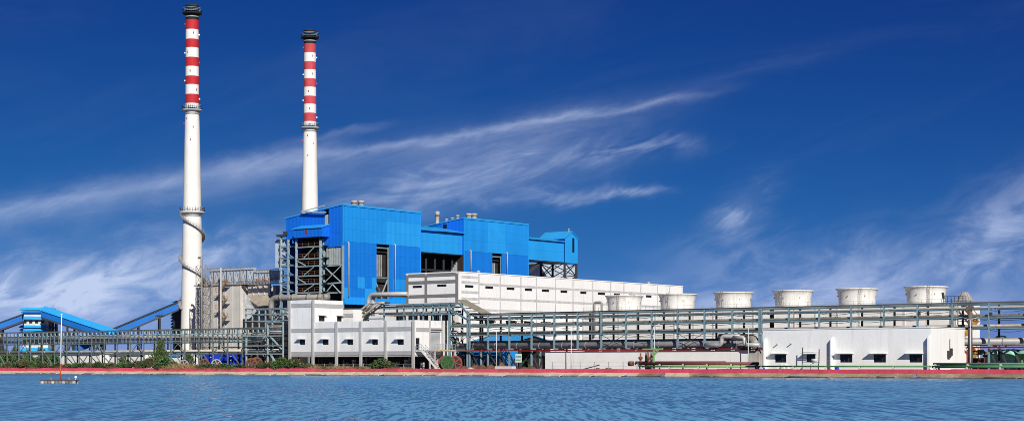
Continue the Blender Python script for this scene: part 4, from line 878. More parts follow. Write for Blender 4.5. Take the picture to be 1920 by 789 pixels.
# ------------------------------------------------------------------ control building on columns
def make_control():
    y0 = 264.0; x1 = xp(778, y0); x0 = xp(543, y0); y1 = yp(830, x1); zt = zp(599.5, x1, y0); zu = 4.15
    xt = xp(586.5, y0); yt = y0 + 9.2; ztt = zp(561.5, xt, y0)
    e = thing('control_building', 'white control building on grey columns with hooded windows and stair tower', 'building', ((x0 + x1) / 2, 268, GZ))
    Fm = FW(y0); S = SW(x1); ST = SW(xt)
    zf = lambda py, px: zp(py, xp(px, y0), y0)
    wp = [(562, 572), (605, 616), (651, 662), (697.5, 708.5), (745, 757)]
    ws = [(xp(a, y0), xp(b, y0), zf(646, a), zf(636, a)) for a, b in wp]
    b = MB(); wall(b, Fm, xt + .01, x1 - .301, zu, zt, ws[1:], .3); b.build('wall', M_white, e)
    b = MB(); wall(b, Fm, x0, xt - .301, zu, ztt, ws[:1], .3); b.build('stair_tower_wall', M_white, e)
    for w in ws: window(e, Fm, *w, hood=.9, mull=1, hood_l=.55, hood_r=.25)
    # stair tower side with two windows
    tw = [(yp(598, xt), yp(609, xt), zp(602, xt, y0 + 3), zp(591.5, xt, y0 + 3)), (yp(632, xt), yp(641, xt), zp(602, xt, y0 + 7), zp(592, xt, y0 + 7))]
    b = MB(); wall(b, ST, y0, yt, zu, ztt, tw, .3); b.build('stair_tower_wall', M_white, e)
    for w in tw: window(e, ST, *w, hood=.7, mull=1)
    b = MB(); b.box(x0, x0 + .3, y0 + .301, yt, zu, ztt - .002); b.box(x0 + .301, xt - .301, yt - .3, yt - .002, zu, ztt - .002); b.box(x0 + .301, xt - .301, y0 + .301, yt - .301, ztt - .5, ztt - .3); b.build('stair_tower_shell', M_white, e)
    # side with door and roller shutter
    dy0, dy1 = yp(779.5, x1), yp(787, x1); sy0, sy1 = yp(807, x1), yp(826, x1)
    dz0, dz1 = zp(655, x1, y0), zp(633, x1, y0); sz0, sz1 = zp(655, x1, y0 + 6), zp(617, x1, y0 + 6)
    b = MB(); wall(b, S, y0, y1, zu, zt, [(dy0, dy1, dz0, dz1), (sy0, sy1, sz0, sz1)], .3); b.build('wall', M_white, e)
    b = MB(); b.box(x1 - .2, x1 - .12, dy0 + .01, dy1 - .01, dz0, dz1 - .01); b.build('door', M_dark, e)
    b = MB(); b.box(x1 - .2, x1 - .12, sy0 + .01, sy1 - .01, sz0, sz1 - .01); sh = b.build('roller_shutter', M_shutter, e)
    b = MB(); b.box(x1 + .003, x1 + .4, sy0 - .1, sy1 + .1, sz1, sz1 + .35); b.build('shutter_box', M_pilaster, sh)
    b = MB(); b.box(xt + .02, x1 - .301, y1 - .3, y1 - .002, zu, zt - .002); b.build('rear_wall', M_white, e)
    b = MB(); b.box(xt + .02, x1 - .301, y0 + .301, y1 - .301, zt - .6, zt - .4); b.build('roof', M_conc, e)
    b = MB(); b.box(x0 + .02, x1 - .02, y0 + .03, y1 - .02, zu - .35, zu - .003); b.build('floor_slab', M_pilaster, e)
    # pilasters that run down as columns, bands between them
    px = [543.5, 588, 632, 677.5, 724.5, 775.5]; xs = [xp(p, y0) for p in px]; xs[0] = x0 + .25; xs[-1] = x1 - .3
    for i, x in enumerate(xs):
        top = ztt if i < 2 else zt
        b = MB(); pbox(b, Fm, x - .28, x + .28, GZ, top - .02 if i else top - .02, .002, .34); b.build('column', M_pilaster, e)
    for i, (a, c) in enumerate(zip(xs, xs[1:])):
        for py0, py1 in ((621, 613.5), (665.5, 658)):
            b = MB(); pbox(b, Fm, a + .285, c - .285, zf(py0, 680), zf(py1, 680), .002, .07); b.build('band', M_band, e)
    b = MB(); pbox(b, Fm, xs[0] + .285, xs[1] - .285, zf(576, 565), zf(568.5, 565), .002, .07); b.build('band', M_band, e)
    b = MB(); pbox(b, ST, y0 + .35, yt, zp(576, xt, y0), zp(568.5, xt, y0), .002, .07); b.build('band', M_band, e)
    b = MB(); pbox(b, S, y0 + .35, y1, zf(621, 778), zf(613.5, 778), .002, .07); b.build('band', M_band, e)
    for yy in (yp(805.5, x1), y1 - .25): b = MB(); pbox(b, S, yy - .2, yy + .2, GZ, zt - .02, .002, .14); b.build('pilaster', M_pilaster, e)
    # inner columns and back wall, its brown darkened for the undercroft shade
    b = MB(); b.box(x0, x1, y1 - .9, y1 - .6, GZ, zu - .36); b.build('undercroft_wall', M_brick_shade, e)
    for x in xs: b = MB(); b.box(x - .25, x + .25, y1 - 1.6, y1 - 1.1, GZ, zu - .36); b.build('rear_column', M_pilaster, e)
    rr = random.Random(5)
    for i in range(26):                                      # stacked spare blocks and steel stock in the undercroft
        x = rr.uniform(x0 + 1, x1 - 1); z = GZ
        if rr.random() < .55:
            for k in range(rr.randint(1, 4)): b = MB(); b.box(x - .3, x + .35, y0 + 4, y0 + 4.6, z, z + .42); b.build('stored_block', M_junkw, e); z += .55
        else: b = MB(); b.bar((x, y0 + 3.5, GZ), (x + rr.uniform(-.6, .6), y0 + 3.7, GZ + rr.uniform(1.2, 2.8)), .12); b.build('stored_post', rr.choice((M_wood, M_rust, M_steel_pale)), e)
    # platform, railing and stair on the +x side
    pl = thing('access_stair', 'white access stair with yellow marked railing beside the green cable drum', 'stair', (x1 + 2, y0 + 2, GZ))
    zpf = dz0 - .05; yA, yB = y0 - .2, y0 + 2.2
    b = MB(); b.box(x1 + .4, x1 + 1.8, yA, yB, zpf - .2, zpf); b.build('landing', M_pilaster, pl)
    xS0, xS1 = x1 + 1.8, xp(823, y0 + .4)
    for yy in (yA + .05, yA + 1.25):
        b = MB(); b.bar((xS0, yy, zpf - .1), (xS1, yy, GZ + .1), .1, .38, up=(0, 0, 1)); b.build('stringer', M_white, pl)
        b = MB(); p, q = Vector((xS0, yy, zpf)), Vector((xS1, yy, GZ + .15)); railing(b, [p, q], 1.1, .035, .9, 1); b.build('railing', M_rail, pl)
    n = 12
    for i in range(n):
        t = (i + .5) / n; x = xS0 + (xS1 - xS0) * t; z = zpf + (GZ + .1 - zpf) * t; b = MB(); b.box(x - .17, x + .17, yA + .11, yA + 1.19, z, z + .06); b.build('tread', M_yellow if i % 2 else M_pilaster, pl)
    b = MB(); railing(b, [(x1 + .45, yA + .05, zpf), (x1 + 1.75, yA + .05, zpf)], 1.1, .035, .6, 1); b.build('landing_rail', M_rail, pl)
    lp = thing('loading_platform', 'grey loading platform with railing under the roller shutter', 'platform', (x1 + 1.5, y0 + 6.5, GZ))
    b = MB(); b.box(x1 + .42, x1 + 2.3, y0 + 3.4, y1 + 1.5, sz0 - .3, sz0 - .02); b.build('deck', M_pilaster, lp)
    b = MB(); railing(b, [(x1 + 2.2, y0 + 3.5, sz0), (x1 + 2.2, y1 + 1.4, sz0)], 1.1, .035, .9, 1); b.build('railing', M_rail, lp)
    for yy in (y0 + 3.6, y1 + 1.2): b = MB(); b.box(x1 + 2.0, x1 + 2.25, yy - .12, yy + .12, GZ, sz0 - .31); b.build('leg', M_pilaster, lp)
    for i in range(5): yy = y0 + 3.9 + i * 1.1; b = MB(); b.box(x1 + 2.305, x1 + 2.33, yy, yy + .5, sz0 - .28, sz0 - .05); b.build('hazard_mark', M_yellow, lp)
    # small roof block beside the stair tower
    a = thing('roof_block', 'small white block behind the stair tower of the control building', 'building', (xp(655, 276), 276, GZ))
    b = MB(); bx0, bx1 = xp(634, 276), xp(662, 276); bt = zp(580, bx1, 276); b.box(bx0, bx1, 276, 280, GZ, bt); b.build('wall', M_white, a)
    b = MB(); b.box(bx0, bx1 + .06, 275.93, 275.997, bt - 1.6, bt - .8); b.build('band', M_band, a)
make_control()

# ------------------------------------------------------------------ precipitator, ducts and lattice tower near the chimney
def make_esp():
    y0 = 368.0; x0, x1 = xp(386, y0), xp(451, y0); y1 = yp(507, x1); zt = zp(533, x1, y0); zb = zp(612, x1, y0)
    e = thing('precipitator', 'grey weathered precipitator casing with zigzag stair next to the banded chimney', 'industrial plant', ((x0 + x1) / 2, y0 + 6, GZ))
    xw = xp(366, y0)
    n = 6
    for i in range(n):                                          # ribbed casing plates
        a, c = xw + (x1 - xw) * i / n, xw + (x1 - xw) * (i + 1) / n; b = MB(); b.box(a + .02, c - .02, y0, y0 + .4, zb - 6, zt - (3.2 if i == 0 else 0)); b.build('casing_plate', M_esp, e)
        b = MB(); b.bar((c, y0 - .16, zb - 6), (c, y0 - .1, zt - .4), .18); b.build('stiffener', M_esp, e)
    m = 4
    for i in range(0):
        a, c = y0 + .41 + (y1 - y0 - .41) * i / m, y0 + .41 + (y1 - y0 - .41) * (i + 1) / m; b = MB(); b.box(x1 - .4, x1, a + .02, c - .02, zp(552, x1, y0), zt - .01); b.build('casing_plate', M_esp, e)
        b = MB(); b.bar((x1 + .15, c, zp(552, x1, y0)), (x1 + .15, c, zt - .2), .3); b.build('stiffener', M_esp, e)
    b = MB(); b.box(xw + .1, x1 - .41, y0 + .41, y1 + 6, GZ + 4, zt - .3); b.build('casing_core', M_esp, e)
    b = MB(); b.box(xw - .2, x1 + .5, y0 - .5, y1 + .4, zt + .01, zt + .35); b.build('roof_slab', M_brown, e)
    # hopper with crumpled white lagging, dusty sloping ledge above it
    rr = random.Random(2); yl = y0 + 1.2; k = 9; b = MB(); grid = []
    top = lambda f: 545 + (573 - 545) * f
    bot = lambda f: 613 + (580 - 613) * f
    for i in range(k + 1):
        f = i / k
        for j in range(k + 1): p = PF(451.5 + 33 * f, bot(f) + (top(f) - bot(f)) * j / k, yl + rr.uniform(-.14, .14)); grid.append(tuple(p))
    b.v = grid
    for i in range(k):
        for j in range(k): q = i * (k + 1) + j; b.f.append((q, q + k + 1, q + k + 2, q + 1)); b.sm.append(False)
    b.build('lagging_sheet', M_foil, e)
    yu = y0 + 2.6; xu = xp(507, yu)
    for i in range(4):
        a_, c_ = x1 + .4 + (xu - x1 - .4) * i / 4, x1 + .4 + (xu - x1 - .4) * (i + 1) / 4; b = MB(); b.box(a_ + .03, c_ - .03, yu, yu + .4, zp(553, x1, y0), zt - .02); b.build('casing_plate', M_esp, e)
        b = MB(); b.bar((c_, yu - .15, zp(553, x1, y0)), (c_, yu - .15, zt - .2), .26); b.build('stiffener', M_esp, e)
    A_, B_, C_, D_ = PF(453, 552, yu + .1), PF(506, 552, yu + .1), PF(519, 569, y0 - .2), PF(483, 572, y0 - .2); dn = Vector((0, 0, -.3))
    b = MB(); b.hexa([A_ + dn, B_ + dn, C_ + dn, D_ + dn, A_, B_, C_, D_]); b.build('ledge', M_brown, e)
    # roof superstructure: trusses with pale sheets
    s = thing('roof_truss_screen', 'open steel truss with pale sheets on top of the precipitator', 'truss', ((x0 + x1) / 2, y0, zt))
    def screen(xA, xB, yA, yB, z0, z1, n):
        A, B = Vector((xA, yA, 0)), Vector((xB, yB, 0))
        for i in range(n):
            p, q = A.lerp(B, i / n), A.lerp(B, (i + 1) / n); nrm = Vector((p.y - q.y, q.x - p.x, 0)).normalized()
            bk = nrm * .9
            b = MB(); b.hexa([(p + bk) + Vector((0, 0, z0 + .5)), (q + bk) + Vector((0, 0, z0 + .5)), (q + bk * 1.1) + Vector((0, 0, z0 + .5)), (p + bk * 1.1) + Vector((0, 0, z0 + .5)), (p + bk) + Vector((0, 0, z1 - .2)), (q + bk) + Vector((0, 0, z1 - .2)), (q + bk * 1.1) + Vector((0, 0, z1 - .2)), (p + bk * 1.1) + Vector((0, 0, z1 - .2))]); b.build('sheet', M_screen, s)
            b = MB(); b.bar(p + Vector((0, 0, z0)), p + Vector((0, 0, z1)), .13); b.build('post', M_lagd, s)
            b = MB(); b.bar(p + Vector((0, 0, z0)), p.lerp(q, .5) + Vector((0, 0, z1)), .08); b.build('diagonal', M_lagd, s)
            b = MB(); b.bar(p.lerp(q, .5) + Vector((0, 0, z1)), q + Vector((0, 0, z0)), .08); b.build('diagonal', M_lagd, s)
        for z in (z0 + .2, z1): b = MB(); b.bar(A + Vector((0, 0, z)), B + Vector((0, 0, z)), .22); b.build('chord', M_lagd, s)
        b = MB(); railing(b, [A + Vector((.2, -.5, z0)), B + Vector((.2, -.5, z0))], 1.1, .04, 1.5, 1); b.build('railing', M_rustrail, s)
    zr = zt + .4
    screen(xp(389, y0), xp(476, y0), y0, y0, zr, zp(501, x1, y0), 7)
    screen(xp(476, y0 + .2), xp(528, y0 + .2), y0 + .2, y0 + .2, zr, zp(508, x1, y0), 5)
    # low cluttered platform carrying the far screen
    b = MB(); b.box(x1 + .6, xp(530, y0), y0 - .1, y0 + 1.0, zt - .1, zt + .3); b.build('duct_platform', M_brown, s)
    b = MB(); b.box(x1 + 10, xp(530, y0 + 9), y0 + 5, y0 + 12, GZ, zt - .41); b.build('duct_casing', M_esp, s)
    # clutter along the roof edge
    for i in range(24):
        x = xw + 2 + (x1 + 12 - xw) * i / 24; b = MB(); b.box(x - .25, x + .25, y0 - .45, y0 - .1, zt + .36, zt + .36 + rr.uniform(.4, 1.2)); b.build('rapper_box', rr.choice((M_rustrail, M_lagd, M_bluerail)), s)
    # zigzag stair
    st = thing('zigzag_stair', 'rusty zigzag stair climbing the precipitator front', 'stair', (xp(420, y0), y0 - 2, GZ))
    xs0, xs1 = xp(407, y0 - 2), xp(428, y0 - 2); zz = zp(610, xs0, y0); k = 0; zend = zt + .5; stp = (zend - zz) / 5
    while k < 5:
        a, c = (xs0 + 1, xs1 - 1) if k % 2 == 0 else (xs1 - 1, xs0 + 1)
        b = MB(); b.bar((a, y0 - 2, zz), (c, y0 - 2, zz + stp), .9, .25); f = b.build('flight', M_lagd, st)
        b = MB(); b.bar((a, y0 - 2.5, zz + 1), (c, y0 - 2.5, zz + stp + 1), .1); b.bar((a, y0 - 2.5, zz + .5), (c, y0 - 2.5, zz + stp + .5), .08); b.build('rail', M_rustrail, f)
        b = MB(); b.box(c - 1.2, c + 1.2, y0 - 2.6, y0 - 1.2, zz + stp - .12, zz + stp); l = b.build('landing', M_brown, st)
        b = MB(); railing(b, [(c - 1.2, y0 - 2.55, zz + stp), (c + 1.2, y0 - 2.55, zz + stp)], 1.1, .05, .8, 1); b.build('railing', M_rustrail, l)
        zz += stp; k += 1
    b = MB(); xm = xp(414.5, y0 - 2.7); b.tube([(xm, y0 - 2.8, GZ), (xm, y0 - 2.8, zp(502, xm, y0))], .28, 10); b.build('mast', M_lag, st)
    # slender lattice tower with vent pipe
    lt = thing('lattice_tower', 'slender brown lattice tower with vent pipe against the banded chimney', 'tower', (xp(377, 362), 362, GZ))
    w = xp(386.5, 362) - xp(367.5, 362); xa_ = xp(367.5, 362); zt2 = zp(498, xa_, 362); d2 = 2.4
    cs = [(xa_, 362), (xa_ + w * .5, 362), (xa_ + w, 362), (xa_, 362 + d2), (xa_ + w, 362 + d2)]
    for c in cs: b = MB(); b.bar((*c, GZ), (*c, zt2 - (3.2 if c[0] == xa_ and False else 0)), .18); b.build('leg', M_lagd, lt)
    nseg = 11
    for k in range(nseg):
        z0, z1 = GZ + (zt2 - GZ) * k / nseg, GZ + (zt2 - GZ) * (k + 1) / nseg
        for (p, q) in ((cs[0], cs[1]), (cs[1], cs[2]), (cs[2], cs[4])):
            for sgn in (0, 1):
                b = MB(); b.bar((*p, z1 if sgn else z0), (*q, z0 if sgn else z1), .10); b.build('brace', M_lagd, lt)
            b = MB(); b.bar((*p, z1), (*q, z1), .11); b.build('strut', M_lagd, lt)
    b = MB(); xv = xa_ + w * .72; b.tube(bend([(xv, 361.3, GZ), (xv, 361.3, zp(482.5, xv, 362)), (xv - 1.3, 361.3, zp(482.5, xv, 362)), (xv - 1.3, 361.3, zp(485, xv, 362))], .5), .3, 10); b.build('vent_pipe', M_lagd, lt)
    # big grey flue duct in front of the boiler steelwork
    fd = thing('flue_duct', 'fat grey lagged duct crossing in front of the boiler steelwork', 'duct', (xp(560, 340), 340, GZ))
    pts = bend([PF(508.5, 600, 340), PF(508.5, 558, 340), PF(606, 556.5, 340)], 2.2, 8); b = MB(); b.tube(pts, .78, 14); b.build('duct', M_lagd, fd)
    for px in (528, 551, 579, 600):
        p = PF(px, 557, 340); b = MB(); b.tube([p - Vector((.3, 0, 0)), p + Vector((.3, 0, 0))], .95, 14); b.build('flange', M_lagd, fd)
        b = MB(); b.bar((p.x, p.y, GZ), (p.x, p.y, p.z - .7), .4); b.build('support', M_steel, fd)
    b = MB(); p = PF(606, 556.5, 340); b.tube([p, p + Vector((.8, 1.5, 0))], .9, 14); b.build('elbow', M_lagd, fd)
    # concrete bunker tower left of the chimney with blue cap
    bt = thing('bunker_tower', 'dark bunker tower with blue cap just left of the banded chimney', 'tower', (xp(335, 392), 392, GZ))
    q0, q1 = xp(324, 392), xp(347, 392)
    b = MB(); b.box(q0, q1, 392, 399, GZ, zp(579, q0, 392)); b.build('shaft', M_coal, bt)
    b = MB(); q2 = xp(329, 392); b.box(q2, q1, 391.6, 397, zp(579, q0, 392), zp(573, q0, 392)); b.build('head_house', M_coal, bt)
    for x in (q2 + .2, q1 - .3): b = MB(); b.bar((x, 392, zp(573, q0, 392)), (x, 392, zp(564, q0, 392)), .35); b.build('post', M_steel_dark, bt)
    z = zp(564, q0, 392); b = MB(); b.hexa([(q2 - 1.2, 391, z - .6), (q1 + 1, 391, z - .6), (q1 + 1, 398, z + .9), (q2 - 1.2, 398, z + .9), (q2 - 1.2, 391, z - .35), (q1 + 1, 391, z - .35), (q1 + 1, 398, z + 1.15), (q2 - 1.2, 398, z + 1.15)]); b.build('cap_roof', M_blue_roof, bt)
    for k in range(7): z = zp(589 + 5.5 * k, q0, 392); b = MB(); b.hexa([(q0 - 1.1, 391.9, z - .5), (q0 - .02, 391.9, z + .3), (q0 - .02, 398, z + .3), (q0 - 1.1, 398, z - .5), (q0 - 1.1, 391.9, z - .38), (q0 - .02, 391.9, z + .45), (q0 - .02, 398, z + .45), (q0 - 1.1, 398, z - .38)]); b.build('louvre', M_blue_conv, bt)
make_esp()

# ------------------------------------------------------------------ coal conveyor on the far left
def gallery(name_label, A, B, h, w, roofed, legs, thick=None):
    e = thing('conveyor_gallery', name_label, 'conveyor', ((A.x + B.x) / 2, (A.y + B.y) / 2, GZ), 'sloping blue coal conveyor galleries')
    d = (B - A); dh = Vector((d.x, d.y, 0)).normalized(); nrm = Vector((dh.y, -dh.x, 0))
    if nrm.dot(Vector((SY, -CY, 0))) < 0: nrm = -nrm                # side towards the pond
    up = Vector((0, 0, 1)); n = max(4, int(d.length / 5))
    for i in range(n):
        p, q = A.lerp(B, i / n), A.lerp(B, (i + 1) / n)
        b = MB(); f = nrm * (w / 2); g = nrm * (w / 2 - .15); b.hexa([p + g, q + g, q + f, p + f, p + g + up * h, q + g + up * h, q + f + up * h, p + f + up * h]); b.build('side_sheet', M_blue_conv, e)
    f = nrm * (w / 2)
    b = MB(); b.hexa([A - f, B - f, B - f + nrm * .15, A - f + nrm * .15, A - f + up * h, B - f + up * h, B - f + nrm * .15 + up * h, A - f + nrm * .15 + up * h]); b.build('far_side', M_blue_conv, e)
    b = MB(); b.hexa([A - f - up * .55, B - f - up * .55, B + f - up * .55, A + f - up * .55, A - f - up * .02, B - f - up * .02, B + f - up * .02, A + f - up * .02]); b.build('floor', M_steel_dark, e)
    rz = 1.0 if roofed else .35
    o = nrm * (w / 2 + .35); u0 = up * (h - (.35 if roofed else 0))
    for s in (1, -1):
        b = MB(); b.hexa([A + o * s + u0, B + o * s + u0, B + up * (h + rz), A + up * (h + rz), A + o * s + u0 + up * .15, B + o * s + u0 + up * .15, B + up * (h + rz + .15), A + up * (h + rz + .15)]); b.build('roof', M_blue_roof if s > 0 and roofed else M_steel_dark if not roofed else M_blue_roof, e)
    for t in legs:
        p = A.lerp(B, t)
        for s in (1, -1):
            k = p + nrm * s * w * .45; b = MB(); b.bar((k.x, k.y, GZ), k - up * .5, .5); b.build('leg', M_steel_dark, e)
        b = MB(); a = p + nrm * w * .45; c = p - nrm * w * .45; b.bar((a.x, a.y, GZ + 4), c - up * 1, .3); b.bar((c.x, c.y, GZ + 4), a - up * 1, .3); b.build('brace', M_steel_dark, e)
    return e
D = 560
gallery('blue conveyor gallery rising to the transfer tower from the left picture edge', PD(-60, 639, 560), PD(43, 601.5, 562), 1.9, 4, False, (.62,))
gallery('blue conveyor gallery with bright roof descending from the transfer tower', PD(84, 593.5, 562), PD(222, 639, 551), 2.3, 4.0, True, (.36, .72))
gallery('long blue conveyor gallery climbing to the dark bunker tower', PD(136, 661, 563), PD(334, 579, 572), 2.1, 4, False, (.30, .62, .82))
def make_transfer():
    e = thing('transfer_tower', 'blue roofed coal transfer tower with stacked louvre tiers', 'tower', tuple(PD(66, 684, 562)[:2]) + (GZ,))
    c = PD(66, 600, 566); ux = Vector((CY, SY, 0)); uy = Vector((-SY, CY, 0)); up = Vector((0, 0, 1)); s = 566 / FOC
    def blk(px0, px1, py0, py1, d0, d1, name, m, par=e, flare=0.0):
        a0, a1 = (px0 - 66) * s, (px1 - 66) * s; z0, z1 = EYE + (HOR - py1) * s, EYE + (HOR - py0) * s; o = Vector((c.x, c.y, 0))
        f = flare
        b = MB(); b.hexa([o + ux * (a0 - f) + uy * (d0 - f) + up * z0, o + ux * (a1 + f) + uy * (d0 - f) + up * z0, o + ux * (a1 + f) + uy * (d1 + f) + up * z0, o + ux * (a0 - f) + uy * (d1 + f) + up * z0,
                          o + ux * a0 + uy * d0 + up * z1, o + ux * a1 + uy * d0 + up * z1, o + ux * a1 + uy * d1 + up * z1, o + ux * a0 + uy * d1 + up * z1]); return b.build(name, m, par)
    blk(41, 88, 583, 690, 1.2, 7, 'core', M_conc)
    blk(39, 91, 576, 581, .3, 8, 'roof', M_blue_roof, flare=.7)
    blk(40, 86, 583, 586, .6, 7.6, 'fascia', M_blue_conv, flare=.3)
    for i, (a, b_, w) in enumerate(((592.5, 598, .5), (609, 613.5, .7), (615, 619, .5), (620, 624, .9), (631, 636, .8), (651, 658, .8))):
        blk(39 + i * .0, 64, a, b_, .4, 7.8, 'louvre_tier', M_blue_roof, flare=w); blk(64.6, 84 + i * .8, a + .6, b_ + .4, .4, 7.8, 'louvre_tier', M_blue_roof, flare=w)
    for k in range(4):
        for z in (601, 626, 641): blk(42 + k * 11, 48 + k * 11, z, z + 4, .95, 1.15, 'opening', M_dark)
    blk(93, 96, 578, 655, 2.5, 3.5, 'riser', M_steel_dark); blk(97.5, 101, 590, 640, 3, 5, 'chute', M_steel_dark)
    blk(88, 97, 596, 600, 2, 5, 'landing', M_steel_dark); blk(88, 97, 612, 615, 2, 5, 'landing', M_steel_dark)
    blk(97, 98, 571, 582, 2, 2.3, 'mast', M_lagd)
make_transfer()

# ------------------------------------------------------------------ main pipe rack (right half)
RY0, RY1 = 280.0, 284.2
T1, T2, T3, T4, RB = 12.25, 11.45, 10.0, 8.2, 5.0
def make_rack():
    fp = [876.5, 880.5, 915, 955, 996.7, 1039, 1083, 1127.3, 1173.7, 1222, 1270.6, 1321, 1373, 1423.8, 1427.8, 1479, 1536, 1595.7, 1657, 1720.4, 1786, 1854.3, 1926, 2002]
    xs = [xp(p, RY0) for p in fp]
    e = thing('pipe_rack', 'long three tier grey blue pipe rack crossing in front of the cooling tower', 'pipe rack', ((xs[0] + xs[-1]) / 2, RY0, GZ))
    for i, (p, x) in enumerate(zip(fp, xs)):
        low = GZ if (p < 1030 or p > 1800) else RB + .2
        b = MB(); b.ibeam((x, RY0, low), (x, RY0, T1 + .15), .30, .30); b.build('column', M_steel, e)
        b = MB(); b.ibeam((x, RY1, GZ), (x, RY1, T1 + .15), .30, .30); b.build('column', M_steel_dark, e)  # rear row coloured dark to read as shaded behind the sunlit front
        for z in (T2, T3, T4, RB + .3):
            b = MB(); b.ibeam((x, RY0 + .22, z), (x, RY1 - .22, z), .25, .32); b.build('cross_beam', M_steel, e)
    for z, hgt in ((T1, .20), (T2, .17), (T3, .30), (T4, .26)):
        for x0_, x1_ in zip(xs, xs[1:]):
            if x1_ - x0_ < 1: continue
            b = MB(); b.ibeam((x0_ + .16, RY0, z), (x1_ - .16, RY0, z), .2, hgt); b.build('beam', M_steel, e)
            b = MB(); b.ibeam((x0_ + .16, RY1, z), (x1_ - .16, RY1, z), .2, hgt); b.build('beam', M_steel_green, e)
    # red foot beam
    for a, c in ((848, 1433), (1812, 2002)):
        b = MB(); b.ibeam((xp(a, RY0 - .6), RY0 - .6, RB), (xp(c, RY0 - .6), RY0 - .6, RB), .28, .26); b.build('foot_beam', M_redbeam, e)
    # thin tie rods
    for a, c in ((1127.3, 1173.7), (1270.6, 1321), (880.5, 915), (843, 876.5)):
        xa_, xb_ = xp(a, RY0), xp(c, RY0)
        for s in (0, 1): b = MB(); b.bar((xa_, RY0 - .05 - s * .12, T4 - .2 if s else RB + .3), (xb_, RY0 - .05 - s * .12, RB + .3 if s else T4 - .2), .09); b.build('tie_rod', M_steel_dark, e)
    # trestle legs under the left part
    rr = random.Random(4)
    lp = [858, 872, 886, 902, 918, 938, 955, 975, 996.7, 1013, 1020]
    for i, p in enumerate(lp):
        x = xp(p, RY0 + 1); b = MB(); b.ibeam((x, RY0 + 1, GZ), (x, RY0 + 1, RB - .2), .32, .32); b.build('trestle_leg', M_steel if i % 3 == 0 else M_steel_dark, e)
        if i < len(lp) - 1:
            x2 = xp(lp[i + 1], RY0 + 1); b = MB(); b.bar((x, RY0 + .8, GZ + .2), (x2, RY0 + .8, RB - .3), .2); b.build('brace', M_steel_dark, e)
            if i % 2 == 0: b = MB(); b.bar((x, RY0 + .55, RB - .3), (x2, RY0 + .55, GZ + .2), .2); b.build('brace', M_steel_dark, e)
    for p in (1855, 1875, 1900, 1930):
        x = xp(p, RY0 + .5); b = MB(); b.bar((x, RY0 + .5, RB - .2), (x + 1.6, RY0 + .5, GZ), .26); b.build('brace', M_steel_dark, e)
    # raised section to the left, with sloping link
    U1, U2, U3 = 14.9, 14.2, 12.75
    up_ = [720, 757, 775, 793.6, 812, 825, 843]; ux = [xp(p, RY0) for p in up_]
    for x in ux:
        last = x == ux[-1]
        b = MB(); b.ibeam((x, RY0, GZ), (x, RY0, U1 + .15), .42 if last else .26, .42 if last else .26); b.build('column', M_steel, e)
        b = MB(); b.ibeam((x, RY1, GZ), (x, RY1, U1 + .15), .26, .26); b.build('column', M_steel_dark, e)  # rear columns again in dark colour, standing in for shade
        for z in (U2, U3): b = MB(); b.ibeam((x, RY0 + .3, z), (x, RY1 - .22, z), .22, .3); b.build('cross_beam', M_steel, e)
    for z in (U1, U2, U3):
        for yy in (RY0, RY1): b = MB(); b.ibeam((ux[0], yy - .25, z), (ux[-1], yy - .25, z), .16, .24); b.build('beam', M_steel, e)
    for z in (T3, T4, RB + .3): b = MB(); b.ibeam((ux[-1] + .26, RY0, z), (xs[0] - .23, RY0, z), .3, .4); b.build('beam', M_steel, e)
    xm = xp(862, RY0)
    b = MB(); b.ibeam((ux[-1] + .26, RY0 - .25, U1), (xm, RY0 - .25, U1), .25, .32); b.build('beam', M_steel, e)
    for yy in (RY0 - .25, RY1):
        for dz in (0, -1.3): b = MB(); b.ibeam((xm if dz == 0 else ux[-1] + .3, yy, U1 + dz), (xs[1], yy, T1 + dz * .8), .3, .35); b.build('sloping_beam', M_steel, e)
    for k in range(6):
        t = k / 5; x = xm + (xs[1] - xm) * t; z = U1 + (T1 - U1) * t; b = MB(); b.bar((x, RY0, z), (x, RY1, z), .16); b.build('rung', M_steel, e)
    # lower rack running on to the left behind the control building
    lx = [xp(p, RY0) for p in (640, 662, 690, 720)]
    for x in lx[:-1]: b = MB(); b.ibeam((x, RY0, GZ), (x, RY0, 14.3), .36, .36); b.build('column', M_steel, e)
    for z in (14.2, 13.2, 12.0, 10.8): b = MB(); b.ibeam((lx[0], RY0 - .3, z), (lx[-1], RY0 - .3, z), .22, .28); b.build('beam', M_steel, e)
    # concrete pole standing inside the rack near the stairs
    p = thing('concrete_pole', 'thick dark grey concrete pole standing at the corner of the white pump house', 'pole', (xp(1819, 279), 279, GZ))
    b = MB(); b.tube([(xp(1819, 279), 279, GZ), (xp(1819, 279), 279, 12.0)], [.42, .36], 12); b.build('shaft', M_darkconc, p)
    b = MB(); b.box(xp(1819, 279) - .55, xp(1819, 279) + .55, 278.6, 279.4, 11.2, 11.9); b.build('head', M_darkconc, p)
    return xs, ux, lx, e
RX, UX, LX, RACK = make_rack()
def pipe(name, label, pts, r, m, cat='pipe', group=None, seg=None, n=12):
    e = thing(name, label, cat, tuple(Vector(pts[0])), group)
    b = MB(); b.tube(pts, r, n); b.build('tube', m, e)
    if seg:
        A, B = Vector(pts[0]), Vector(pts[-1]); k = int((B - A).length / seg); d = (B - A).normalized()
        for i in range(1, k):
            p = A.lerp(B, i / k); b = MB(); b.tube([p - d * .07, p + d * .07], r * 1.09, n); b.build('joint_band', m, e)
    return e
xL, xR = RX[0] - 1.0, RX[-1]
pipe('lagged_pipe', 'thickest silver lagged pipe lying along the red foot beam', [(xp(850, 281.6), 281.6, 5.95), (xR, 281.6, 5.95)], .66, M_lag2, seg=5.5)
